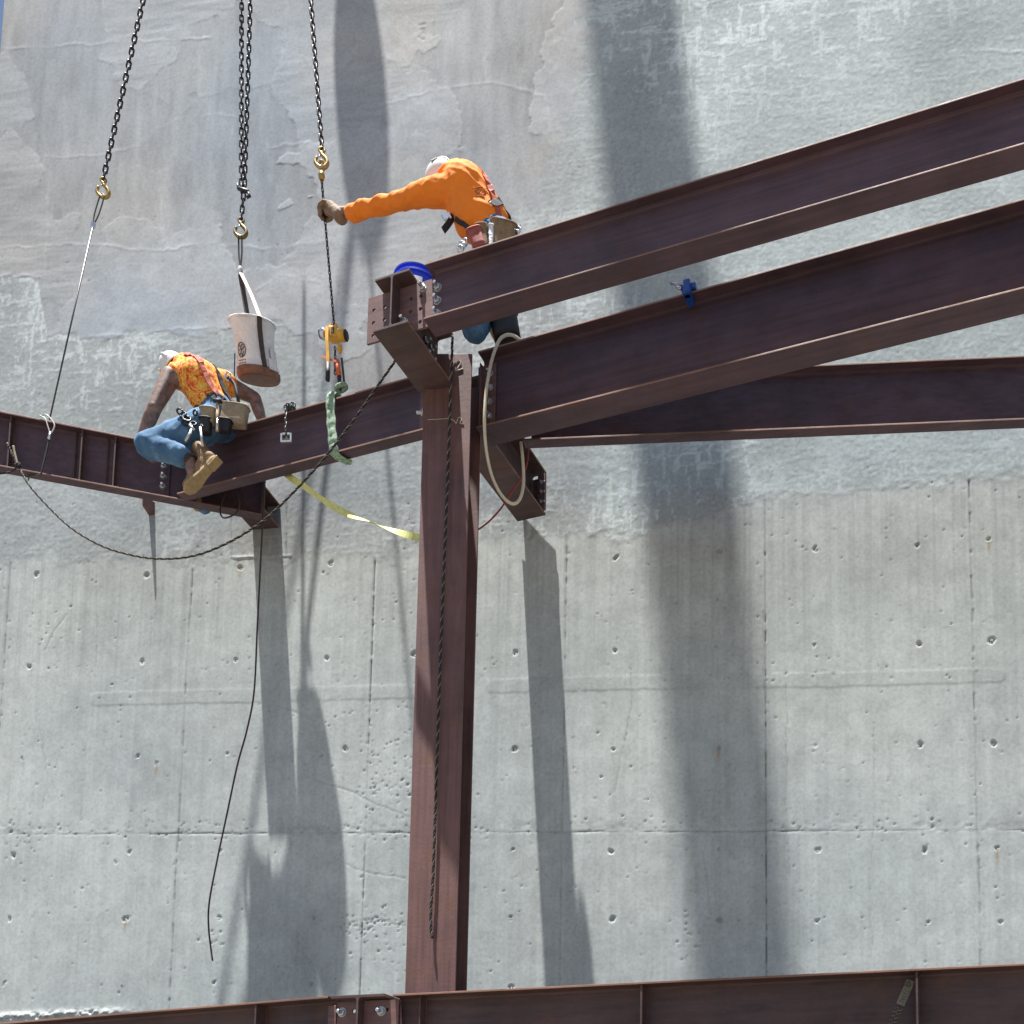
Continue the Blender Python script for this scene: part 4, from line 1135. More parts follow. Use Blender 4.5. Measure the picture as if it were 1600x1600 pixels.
yc = 5.952 - .016
rope('hanging_rope', 'black rope with tan strand hanging straight down the face of the column', 'rope',
     [P(707, 524, 5.78), P(706, 560, 5.80), P(704, 600, 5.84), P(703, 640, 5.90), P(701, 700, yc - .012), P(699, 760, yc - .010), P(694, 880, yc - .008), P(689, 1000, yc - .008), P(685, 1120, yc - .008), P(681, 1240, yc - .008), P(677, 1360, yc - .008), P(673, 1430, yc - .010), P(675, 1466, yc - .012)], .0082, .075)

def ribbon_obj(name, label, cat, pts, sidef, w, th, mat, sub=8):
    path = smooth_path(pts, sub); V, Fc = ribbon(path, [sidef(i / (len(path) - 1)) for i in range(len(path))], w, th)
    return one(name, label, cat, V, Fc, mat)
ys_ = 6.66
ribbon_obj('ratchet_strap', 'loose pale yellow webbing strap slung from behind the channel to the column', 'strap',
           [P(430, 722, 6.72), P(450, 743, 6.66), P(480, 763, 6.60), P(515, 788, 6.52), P(550, 806, 6.46), P(590, 820, 6.38), P(630, 834, 6.31), P(662, 842, 6.23)],
           lambda f: Vector((.15, math.cos(f * 9) * .9, .25 + abs(math.sin(f * 9)))), .046, .003, M_YSTRAP)

def cable(name, label, cat, pts, r, mat, sub=10):
    V, Fc = tube(smooth_path(pts, sub), r, 9); return one(name, label, cat, V, Fc, mat, True)
cable('dangling_cable', 'thin dark cable dangling from the end of the dark channel down the wall', 'cable',
      [P(412, 752, 6.95), P(411, 800, 6.95), P(407, 880, 7.0), P(402, 980, 7.05), P(397, 1080, 7.1), P(386, 1140, 7.1), P(371, 1195, 7.1), P(355, 1270, 7.1), P(338, 1350, 7.1), P(327, 1410, 7.1), P(326, 1450, 7.1), P(332, 1501, 7.1)], .0062, M_CORD)
cable('cord_loop', 'short dark cord loop hanging under the end of the dark channel', 'cord',
      [P(352, 770, 6.92), P(347, 785, 6.90), P(344, 800, 6.88), P(349, 809, 6.86), P(360, 807, 6.86), P(370, 800, 6.87), P(374, 786, 6.9), P(370, 768, 6.92)], .0055, M_CORD)
yr = (M_R2 @ Vector((.2, 0, 0))).y
cable('air_hose', 'tan air hose looping over the deep beam and down past the column', 'hose',
      [P(812, 531, yr + .06), P(801, 524, yr - .01), P(790, 524, yr - .05), P(779, 534, yr - .06), P(768, 565, yr - .06), P(760, 610, yr - .05), P(757, 660, yr - .04), P(760, 705, yr + .02), P(769, 745, yr + .1), P(784, 774, yr + .16), P(800, 787, yr + .2), P(812, 780, yr + .25), P(818, 755, yr + .28), P(817, 720, yr + .28), P(814, 691, yr + .28)], .0105, M_HOSE, 12)
cable('red_cable', 'thin dark red cable hanging from the wall-side beam behind the column', 'cable',
      [P(826, 700, 6.52), P(823, 725, 6.5), P(815, 745, 6.46), P(800, 768, 6.42), P(783, 794, 6.38), P(765, 814, 6.33), P(748, 827, 6.27), P(738, 832, 6.24)], .0058, M_RED)

# ---- blue bucket at the column head
def blue_bucket():
    c = P(654, 430, 5.93); M = Matrix.Translation((c.x, c.y, 7.192))
    t = thing('blue_bucket', 'blue plastic pail standing on the beams above the column', 'bucket', (c.x, c.y, 7.192))
    part(t, 'shell', *lathe(M, [(.02, 0), (.128, 0), (.131, .006), (.142, .26), (.150, .262), (.150, .285), (.1435, .287), (.145, .315), (.156, .318), (.156, .330), (.146, .332), (.147, .352), (.155, .354), (.156, .364), (.146, .366), (.140, .30), (.126, .012), (.02, .010)], 40, True), M_BLUEB, True, 35)
    a0 = R(-78); V = []; Fc = []
    for z in (.20, .275):
        for k in range(9):
            a = a0 + R(-16 + 4 * k) ; V.append(M @ Vector((.153 * math.cos(a), .153 * math.sin(a), z)))
    Fc = [(k, k + 1, 10 + k, 9 + k) for k in range(8)]
    part(t, 'label', V, Fc, M_LABEL)
    hb_ = smooth_path([M @ Vector((-.158, 0, .30)), M @ Vector((-.14, -.07, .21)), M @ Vector((0, -.165, .15)), M @ Vector((.14, -.07, .21)), M @ Vector((.158, 0, .30))], 8)
    part(t, 'bail', *tube(hb_, .0028, 6), M_CHROME, True)
blue_bucket()

# ---- blue beam clamp on the deep beam
def blue_clamp():
    x0 = xat(M_R2, 1076, 0, 0)
    M = M_R2 @ Matrix.Translation((x0, 0, 0))
    t = thing('blue_clamp', 'small blue screw clamp gripping the top flange of the deep beam', 'clamp', M @ Vector((0, 0, -.06)))
    mb = MB(); mb.add(*box(M, (-.022, -.035, -.050), (.022, .055, -.014), .005)); mb.add(*box(M, (-.022, -.050, -.050), (.022, -.006, .045), .006)); mb.add(*box(M, (-.045, -.02, .002), (.05, .06, .042), .006))
    part(t, 'body', mb.V, mb.F, M_BLUEC)
    part(t, 'screw', *tube([M @ Vector((-.035, -.03, .03)), M @ Vector((-.105, -.035, .055))], .008, 8), M_GALV, True)
    part(t, 'handle', *tube([M @ Vector((-.10, -.06, .04)), M @ Vector((-.108, -.01, .068))], .0045, 7), M_GALV, True)
    part(t, 'pin', *tube([M @ Vector((-.06, -.055, .0)), M @ Vector((-.03, -.055, -.02))], .009, 8), M_CHROME, True)
blue_clamp()

# ------------------------------------------------------------------ people
def capsule(p0, r0, p1, r1, flat=None, n=14, m=5):
    """tapered capsule; flat = (axis, ratio) squeezes it along an axis"""
    p0, p1 = Vector(p0), Vector(p1); d = p1 - p0
    L = d.length; d = d.normalized() if L > 1e-6 else Vector((0, 0, 1))
    a = d.orthogonal().normalized(); b = d.cross(a); V, Fc = [], []
    rings = []
    for k in range(1, m + 1): g = math.pi / 2 * k / m; rings.append((p0 - d * (r0 * math.cos(g)), r0 * math.sin(g)))
    for k in range(m, 0, -1): g = math.pi / 2 * k / m; rings.append((p1 + d * (r1 * math.cos(g)), r1 * math.sin(g)))
    V.append(p0 - d * r0)
    for c, r in rings:
        for k in range(n): g = 2 * math.pi * k / n; V.append(c + (a * math.cos(g) + b * math.sin(g)) * r)
    V.append(p1 + d * r1)
    for k in range(n): Fc.append((0, 1 + (k + 1) % n, 1 + k))
    for j in range(len(rings) - 1):
        o1, o2 = 1 + j * n, 1 + (j + 1) * n
        for k in range(n): Fc.append((o1 + k, o1 + (k + 1) % n, o2 + (k + 1) % n, o2 + k))
    e = len(V) - 1; o1 = 1 + (len(rings) - 1) * n
    for k in range(n): Fc.append((o1 + k, o1 + (k + 1) % n, e))
    if flat:
        ax, q = Vector(flat[0]).normalized(), flat[1]; mid = (p0 + p1) / 2
        V = [v + ax * ((q - 1) * (v - mid - d * (v - mid).dot(d)).dot(ax)) for v in V]
    return V, Fc
def blob(parent, name, caps, mat, voxel=.010, smooth=6, wrinkle=None, cut=None):
    """union of capsules remeshed into one continuous skin, optionally wrinkled; returns the object"""
    mb = MB()
    for c in caps: mb.add(*capsule(*c))
    oo = org(parent)
    me = bpy.data.meshes.new('tmp'); me.from_pydata([tuple(v - oo) for v in mb.V], [], mb.F)
    ob = bpy.data.objects.new('tmp', me); COL.objects.link(ob)
    md = ob.modifiers.new('r', 'REMESH'); md.mode = 'VOXEL'; md.voxel_size = voxel
    ms = ob.modifiers.new('s', 'SMOOTH'); ms.iterations = smooth; ms.factor = .5
    dg = bpy.context.evaluated_depsgraph_get(); dg.update()
    m2 = bpy.data.meshes.new_from_object(ob.evaluated_get(dg)); m2.name = name
    bpy.data.objects.remove(ob); bpy.data.meshes.remove(me)
    if wrinkle:
        amp, f = wrinkle
        nr = [v.normal.copy() for v in m2.vertices]
        for v, n_ in zip(m2.vertices, nr):
            q = v.co + oo
            w = f(q)
            v.co += n_ * (amp * w)
        m2.update()
    m2.materials.clear()
    return link_mesh(name, m2, mat, parent, True)
def ridged(q, s):
    return 1 - 2 * abs(mnoise.noise(q * s))
def folds(axis, s1, s2):
    """cloth folds: noise stretched along an axis"""
    ax = Vector(axis).normalized()
    def f(q):
        w = q - ax * (q.dot(ax) * s2)
        a_ = ridged(w, s1); b_ = ridged(w + Vector((3, 1, 2)), s1 * 2.3)
        return .75 * a_ * abs(a_) + .4 * b_ * abs(b_) - .3
    return f
def strap_on(parent, name, target, pts, width, mat, off=.006, th=.005, sub=8):
    """webbing laid on the surface of a garment"""
    bv = BVHTree.FromPolygons([v.co for v in target.data.vertices], [tuple(p.vertices) for p in target.data.polygons]); oo = org(target)
    path = []; nor = []
    for p in smooth_path(pts, sub):
        h = bv.find_nearest(p - oo)
        path.append(h[0] + oo + h[1] * off); nor.append(h[1])
    for _ in range(2): path = [path[0]] + [(a + b * 2 + c) / 4 for a, b, c in zip(path, path[1:], path[2:])] + [path[-1]]
    fr = frames_along(path)
    return part(parent, name, *ribbon(path, [n.cross(t[0]) for n, t in zip(nor, fr)], width, th), mat)
def helmet(parent, c, up, fwd, r=.125, sticker=None):
    M = frame(c, fwd, up)
    prof = [(r * 1.02, -.012), (r * 1.03, 0)] + [(r * math.cos(R(a)), r * .92 * math.sin(R(a))) for a in range(6, 90, 9)] + [(.006, r * .93)]
    V, Fc = [], []; n = 32
    for rr, z in prof:
        for k in range(n):
            g = 2 * math.pi * k / n; V.append(M @ Vector((rr * 1.10 * math.cos(g), rr * .92 * math.sin(g), z)))
    for j in range(len(prof) - 1):
        for k in range(n): Fc.append((j * n + k, j * n + (k + 1) % n, (j + 1) * n + (k + 1) % n, (j + 1) * n + k))
    Fc.append(tuple(range((len(prof) - 1) * n, len(prof) * n)))
    h = part(parent, 'helmet', V, Fc, M_HELMET, True)
    bp = [M @ Vector((1.13 * r * 1.02 * math.cos(2 * math.pi * k / 32), .94 * r * 1.02 * math.sin(2 * math.pi * k / 32), -.010)) for k in range(33)]
    part(h, 'brim', *tube(bp, .006, 6), M_HELMET, True)
    vz = [M @ Vector((x, y, z)) for x, y, z in ((.115, -.08, -.006), (.165, -.05, -.014), (.178, 0, -.016), (.165, .05, -.014), (.115, .08, -.006))]
    part(h, 'visor', *ribbon(smooth_path(vz, 4), [M.to_3x3() @ Vector((1, 0, -.15))] * 17, .03, .005), M_HELMET)
    part(h, 'ridge', *tube(smooth_path([M @ Vector((r * 1.1 * math.cos(R(a)), 0, r * .93 * math.sin(R(a)))) for a in range(20, 165, 18)], 4), .008, 7), M_HELMET, True)
    if sticker:
        for az, el, mat in sticker:
            ca, sa, ce, se = math.cos(R(az)), math.sin(R(az)), math.cos(R(el)), math.sin(R(el))
            p = Vector((r * 1.11 * ca * ce, r * .93 * sa * ce, r * .94 * se)); nn = p.normalized()
            part(h, 'sticker', *box(frame(M @ p, M.to_3x3() @ nn.orthogonal(), M.to_3x3() @ nn), (-.02, -.016, -.003), (.02, .016, .002), .001), mat)
    part(h, 'suspension', *tube([M @ Vector((.98 * r * math.cos(2 * math.pi * k / 24), .84 * r * math.sin(2 * math.pi * k / 24), -.02)) for k in range(25)], .008, 6), M_BLACK, True)
    return h
def head_caps(c, up, fwd):
    up = Vector(up).normalized(); fwd = Vector(fwd); fwd = (fwd - up * fwd.dot(up)).normalized(); sd = up.cross(fwd)
    q = lambda x, y, z: c + fwd * x + sd * y + up * z
    caps = [(q(-.01, 0, .03), .092, q(.012, 0, .02), .088, (sd, .86)), (q(.03, 0, -.03), .066, q(.045, 0, -.075), .048, (sd, .92)),
            (q(.092, 0, .0), .009, q(.110, 0, -.03), .014), (q(.088, -.022, -.062), .010, q(.088, .022, -.062), .010)]
    for s_ in (-1, 1): caps.append((q(-.005, s_ * .078, .01), .018, q(-.008, s_ * .080, -.02), .013, (sd, .5)))
    return caps, q
def boot(parent, heel, toe, soln, s=1.0, name='boot'):
    """work boot: heel/toe points on the sole line, soln = direction out of the sole"""
    f = (toe - heel).normalized(); L = (toe - heel).length; up = -(soln - f * soln.dot(f)).normalized()
    M = frame(heel, f, up)
    q = lambda x, y, z: M @ Vector((x * L, y, z))
    sd = M.to_3x3() @ Vector((0, 1, 0))
    caps = [(q(.10, 0, .06), .042, q(.18, 0, .10), .046), (q(.17, 0, .10), .050, q(.12, 0, .21), .052), (q(.25, 0, .075), .044, q(.62, 0, .050), .040), (q(.62, 0, .048), .042, q(.88, 0, .040), .036, (up, .9)),
            (q(.62, .012, .045), .036, q(.86, .006, .04), .032), (q(.12, 0, .045), .036, q(.5, 0, .04), .036)]
    b = blob(parent, name, caps, M_BOOT, .008, 4, (.0025, lambda v: ridged(v, 22)))
    # sole: outline extruded
    out = [(-.02, .0), (.0, .026), (.10, .034), (.3, .030), (.5, .034), (.72, .046), (.9, .042), (1.0, .024), (1.03, 0)]
    pl = [(x, y) for x, y in out] + [(x, -y) for x, y in reversed(out[1:-1])]
    n = len(pl); V = []
    for z, g in ((-.004, .95), (.002, 1.0), (.018, 1.0), (.024, .96)):
        for x, y in pl: V.append(q(.5 + (x - .5) * g, y * g, z))
    Fc = [tuple(range(n - 1, -1, -1)), tuple(range(3 * n, 4 * n))]
    for j in range(3):
        for k in range(n): Fc.append((j * n + k, j * n + (k + 1) % n, (j + 1) * n + (k + 1) % n, (j + 1) * n + k))
    part(b, 'sole', V, Fc, M_SOLE)
    part(b, 'heel_block', *box(M, (-.01, -.030, -.018), (.085, .030, .001), .004), M_SOLE)
    mb = MB()
    for k in range(5): mb.add(*tube([q(.34 + .055 * k, -.028, .108 - .008 * k), q(.35 + .055 * k, 0, .120 - .009 * k), q(.34 + .055 * k, .028, .108 - .008 * k)], .0035, 5))
    part(b, 'laces', mb.V, mb.F, M_TRACER, True)
    return b
def fist(parent, c, ax, back, mat, name='glove', wrist=None, wr=.030, rod=.017):
    """gloved hand closed around a rod through c along ax; back = from rod towards the wrist"""
    ax = Vector(ax).normalized(); bk = (Vector(back) - ax * Vector(back).dot(ax)).normalized(); sd = ax.cross(bk)
    q = lambda x, y, z: c + bk * x + sd * y + ax * z
    caps = [(q(.044, -.008, .022), .024, q(.044, -.008, -.022), .023), (q(.062, -.004, .014), .028, q(.070, -.004, -.012), .028), (q(.03, .0, .014), .022, q(.03, .0, -.014), .022)]
    R0 = rod + .0125
    for i, (z, ln) in enumerate(((.030, 1.0), (.010, 1.08), (-.010, 1.02), (-.029, .85))):
        ang = [20, -35, -95, -150, -205, -250 * (.9 + .1 * ln)]
        pts = [q(.047, -.020, z)] + [q(R0 * math.cos(R(a)), R0 * math.sin(R(a)), z) for a in ang[2:]]
        pts = [q(.047, -.024, z), q(.018, -.036, z), q(-.014, -.030, z * .98), q(-.031, -.004, z * .96), q(-.022, .024, z * .95), q(.002, .030, z * .94)]
        rr = [.0135, .0130, .0125, .0122, .0115, .0105]
        for a, b, ra, rb in zip(pts, pts[1:], rr, rr[1:]): caps.append((a, ra, b, rb))
    th = [q(.060, .012, -.020), q(.036, .034, -.026), q(.010, .042, -.014), q(-.010, .038, .002)]
    for a, b, ra, rb in zip(th, th[1:], (.018, .0150, .0132), (.015, .0135, .0115)): caps.append((a, ra, b, rb))
    w = wrist if wrist is not None else q(.12, 0, 0)
    caps.append((q(.07, 0, 0), .033, w, wr)); caps.append((w, wr, w + (w - q(.07, 0, 0)).normalized() * .075, wr * 1.22))
    return blob(parent, name, caps, mat, .0055, 2, (.0022, lambda v: ridged(v, 34)))
def pouch(parent, name, c, ex, ez, w, d, h, mat, flap=True):
    M = frame(c, ex, ez)
    prof = [(.80, 0), (.95, .02), (1.0, .25), (.98, .7), (1.04, .96), (1.06, 1.0)]
    V, Fc = [], []; n = 20
    for g, z in prof:
        for k in range(n):
            a = 2 * math.pi * k / n; cx, sx = math.cos(a), math.sin(a)
            x = math.copysign(abs(cx) ** .55, cx) * w / 2 * g; y = math.copysign(abs(sx) ** .55, sx) * d / 2 * g
            jj = .006 * mnoise.noise(Vector((x * 30, y * 30, z * 4)))
            V.append(M @ Vector((x + jj, y + jj, (z - 1) * h)))
    for j in range(len(prof) - 1):
        for k in range(n): Fc.append((j * n + k, j * n + (k + 1) % n, (j + 1) * n + (k + 1) % n, (j + 1) * n + k))
    Fc.append(tuple(range(n - 1, -1, -1))); Fc.append(tuple(range((len(prof) - 1) * n, len(prof) * n)))
    o = part(parent, name, V, Fc, mat, True)
    rim = [M @ Vector((math.copysign(abs(math.cos(a)) ** .55, math.cos(a)) * w * .535, math.copysign(abs(math.sin(a)) ** .55, math.sin(a)) * d * .535, 0)) for a in [2 * math.pi * k / 24 for k in range(25)]]
    part(o, 'edge', *tube(rim, .006, 6), mat, True)
    return o

# ---- worker in orange, kneeling on the beam head and holding the chain
def worker_orange():
    Yw = 6.04
    pel = P(776, 388, Yw + .02); wst = P(760, 350, Yw + .01); che = P(731, 305, Yw); nek = P(702, 279, Yw + .06); hed = P(692, 285, Yw + .09)
    shN = P(703, 297, Yw - .04); shF = P(712, 283, Yw + .26)
    elN = P(616, 316, Yw + .03); wrN = P(560, 329, Yw + .10)
    rod = on_line(e3 + Vector((.006, 0, -.1)), HO + Vector((0, 0, .05)), 331)
    back = (wrN - rod)
    t = thing('person', 'worker in an orange long-sleeve shirt and white helmet gripping the chain with a leather glove', 'person', P(765, 540, Yw))
    hipN, hipF = P(768, 395, Yw - .09), P(786, 392, Yw + .12)
    knN, knF = P(741, 514, Yw - .06), P(786, 505, Yw + .06)
    anN, anF = P(772, 478, Yw + .34), P(786, 474, Yw + .40)
    toN, toF = P(776, 486, Yw + .40), P(790, 480, Yw + .46)
    hup, hfw = Vector((-.30, -.42, .82)), Vector((-.75, .6, .0))
    hc, hq = head_caps(hed, hup, hfw)
    body = hc + [(nek, .055, hed, .052), (pel, .13, wst, .115, ((0, 1, 0), 1.1)), (wst, .115, che, .135), (che, .13, nek, .07), (che, .10, shN, .06), (che, .10, shF, .06),
                 (shN, .058, elN, .042), (elN, .040, wrN, .030), (wrN, .029, rod + back.normalized() * .07, .026), (shF, .058, P(735, 330, Yw + .40), .042), (P(735, 330, Yw + .40), .04, P(748, 362, Yw + .42), .03),
                 (P(748, 362, Yw + .42), .03, P(750, 378, Yw + .42), .034, ((0, 1, 0), .5)),
                 (hipN, .085, knN, .058), (knN, .055, anN, .04), (anN, .04, toN, .035), (hipF, .085, knF, .058), (knF, .055, anF, .04), (anF, .04, toF, .035)]
    for k in range(4): body.append((P(748 + 1.5 * k, 380, Yw + .40 + .02 * k), .010, P(750 + 2 * k, 394 - (k == 3) * 3, Yw + .395 + .02 * k), .009))
    body.append((P(746, 368, Yw + .40), .011, P(742, 380, Yw + .38), .009))
    blob(t, 'body', body, M_SKIN, .011, 4)
    for s_ in (-.031, .031): part(t, 'eye', *lathe(frame(hq(.082, s_, .012), (1, 0, 0), (0, 0, 1)), [(.002, -.011), (.009, -.006), (.011, 0), (.009, .006), (.002, .011)], 10), M_CANVAS, True)
    sh = [(pel + Vector((-.03, 0, .05)), .128, wst, .145, ((0, 1, 0), 1.05)), (wst, .145, che, .165, ((0, 1, 0), 1.05)), (P(735, 350, Yw - .02), .105, che, .14), (che, .160, P(715, 288, Yw + .05), .124), (P(715, 288, Yw + .05), .118, nek, .082),
          (che, .12, shN, .086), (shN, .086, P(665, 303, Yw - .01), .070), (P(665, 303, Yw - .01), .068, elN, .055), (elN, .053, P(585, 323, Yw + .07), .049), (P(585, 323, Yw + .07), .049, P(550, 331, Yw + .12), .048),
          (che, .12, shF, .085), (shF, .08, P(735, 330, Yw + .40), .056), (P(735, 330, Yw + .40), .054, P(748, 360, Yw + .42), .042)]
    ax = (wst - che)
    fo1, fo2 = folds(Vector((1, 0, .9)), 6.5, .78), folds(P(715, 320, Yw) - P(768, 345, Yw), 6.5, .8)
    def fw(q):
        k = max(0, min(1, (q.x - elN.x) / (che.x - elN.x)))
        return fo1(q) * (1 - k) + fo2(q) * k
    shirt = blob(t, 'shirt', sh, M_ORANGE, .009, 4, (.019, fw))
    part(shirt, 'collar', *ring(nek.lerp(hed, .22), (hed - nek), .066, .012, 20, 7), M_ORANGE, True)
    je = [(pel, .140, pel + Vector((.0, 0, .05)), .135, ((0, 1, 0), 1.15)), (hipN, .105, knN, .080), (knN, .080, anN, .062), (hipF, .105, knF, .080), (knF, .078, anF, .062), (pel, .13, hipN, .10), (pel, .13, hipF, .10)]
    blob(t, 'jeans', je, M_DENIM, .010, 5, (.006, folds((1, 0, .2), 13, .4)))
    boot(t, anN + Vector((.03, -.02, -.02)), toN + Vector((.04, .14, -.16)), Vector((.5, .6, .2)))
    boot(t, anF + Vector((.03, .02, -.02)), toF + Vector((.04, .14, -.16)), Vector((.5, .6, .2)))
    fist(t, rod, (HO - hh), back, M_GLOVE, 'glove', wrist=rod + back.normalized() * .125, wr=.038)
    helmet(t, hed + hup.normalized() * .015, hup, hfw, .113, [(200, 62, M_STICKER_R), (120, 55, M_BLACK), (250, 40, M_STICKER_R)])
    # harness: straps over the back, dangling chest strap, belt
    jn = lambda *p: P(*p)
    strap_on(t, 'harness_strap', shirt, [jn(716, 262, Yw + .04), jn(752, 276, Yw - .08), jn(778, 300, Yw - .16), jn(794, 328, Yw - .16), jn(798, 352, Yw - .12)], .040, M_HARN, .008)
    strap_on(t, 'harness_strap', shirt, [jn(726, 260, Yw + .14), jn(764, 280, Yw + .05), jn(794, 310, Yw), jn(808, 345, Yw)], .040, M_STRAP_D, .009)
    strap_on(t, 'harness_strap', shirt, [jn(770, 296, Yw - .2), jn(780, 306, Yw - .15), jn(796, 308, Yw + .05)], .045, M_BLACK, .011)
    strap_on(t, 'harness_strap', shirt, [jn(772, 320, Yw - .25), jn(768, 335, Yw - .25), jn(762, 352, Yw - .25)], .038, M_HARN, .010)
    strap_on(t, 'chest_strap', shirt, [jn(690, 332, Yw - .2), jn(702, 350, Yw - .25), jn(722, 366, Yw - .25), jn(736, 376, Yw - .25)], .030, M_BLACK, .010)
    bvs = BVHTree.FromPolygons([v.co for v in shirt.data.vertices], [tuple(p.vertices) for p in shirt.data.polygons])
    d0 = bvs.find_nearest(P(697, 336, Yw - .08) - org(shirt))[0] + org(shirt)
    part(t, 'loose_strap', *ribbon(smooth_path([d0, d0 + Vector((-.01, -.02, -.05)), d0 + Vector((-.03, -.03, -.10)), d0 + Vector((-.055, -.03, -.135))], 5), [Vector((.6, 1, 0))] * 16, .040, .006), M_BLACK)
    part(t, 'buckle', *box(frame(d0 + Vector((-.035, -.03, -.035)), (1, .1, .5), (0, 0, 1)), (-.030, -.008, -.022), (.030, .008, .022), .005), M_CHROME)
    # belt line: jeans waistband shows, then pouches
    bl = [jn(733, 352, Yw - .14), jn(745, 344, Yw - .2), jn(760, 342, Yw - .2), jn(782, 350, Yw - .2), jn(800, 358, Yw - .05)]
    strap_on(t, 'waistband', shirt, bl, .050, M_DENIM, .006, .010)
    bl2 = [jn(733, 366, Yw - .14), jn(752, 358, Yw - .2), jn(780, 358, Yw - .2), jn(804, 364, Yw - .05)]
    strap_on(t, 'tool_belt', shirt, bl2, .050, M_BLACK, .012, .010)
    up = (wst - pel).normalized()
    pouch(t, 'tool_pouch', P(788, 352, Yw - .20), Vector((1, .15, -.10)), up * .3 + Vector((0, -.1, 1)), .155, .08, .19, M_POUCH2)
    pouch(t, 'tool_pouch', P(752, 356, Yw - .21), Vector((1, 0, .1)), Vector((-.1, 0, 1)), .075, .06, .17, M_POUCH2)
    pouch(t, 'tool_pouch', P(768, 354, Yw - .23), Vector((1, .1, 0)), Vector((.02, 0, 1)), .030, .03, .16, M_CANVAS)
    pouch(t, 'bolt_bag', P(741, 362, Yw - .24), Vector((1, .0, .35)), Vector((-.35, 0, 1)), .09, .06, .13, M_REDTOOL)
    mb = MB()
    for k, (x, y) in enumerate(((722, 383), (727, 378), (719, 389), (810, 360), (806, 364))): mb.add(*ring(P(x, y, Yw - .2), (random.random(), 1, random.random()), .018, .006, 14, 7))
    part(t, 'snap_hooks', mb.V, mb.F, M_CHROME, True)
    part(t, 'wrench', *tube([P(812, 352, Yw - .15), P(806, 372, Yw - .17)], .009, 8), M_CHROME, True)
    # knee pad and dark gear by the far knee, seen between the two beams
    pouch(t, 'gear_bag', P(785, 487, Yw + .02), Vector((1, 0, .2)), Vector((-.1, 0, 1)), .18, .12, .20, M_BLACK)
    # small printed logo on the shirt back
    bv = BVHTree.FromPolygons([v.co for v in shirt.data.vertices], [tuple(p.vertices) for p in shirt.data.polygons])
    mb = MB(); oo = org(shirt)
    def onto(x, y):
        a = P(x, y, Yw - .6); dd = (P(x, y, Yw) - a).normalized(); h = bv.ray_cast(a - oo, dd)
        return (h[0] + oo + h[1] * .0015) if h[0] is not None else P(x, y, Yw - .15)
    for pts in ([(741, 294), (752, 292), (760, 296)], [(743, 299), (747, 296), (750, 300), (746, 303), (743, 299)], [(752, 297), (753, 303)], [(756, 298), (759, 302), (755, 304)], [(744, 306), (751, 307), (757, 308)]):
        mb.add(*tube([onto(*p) for p in pts], .0026, 5))
    part(t, 'shirt_logo', mb.V, mb.F, plain('red_print', (.22, .04, .02), .8, .2, 40))
worker_orange()

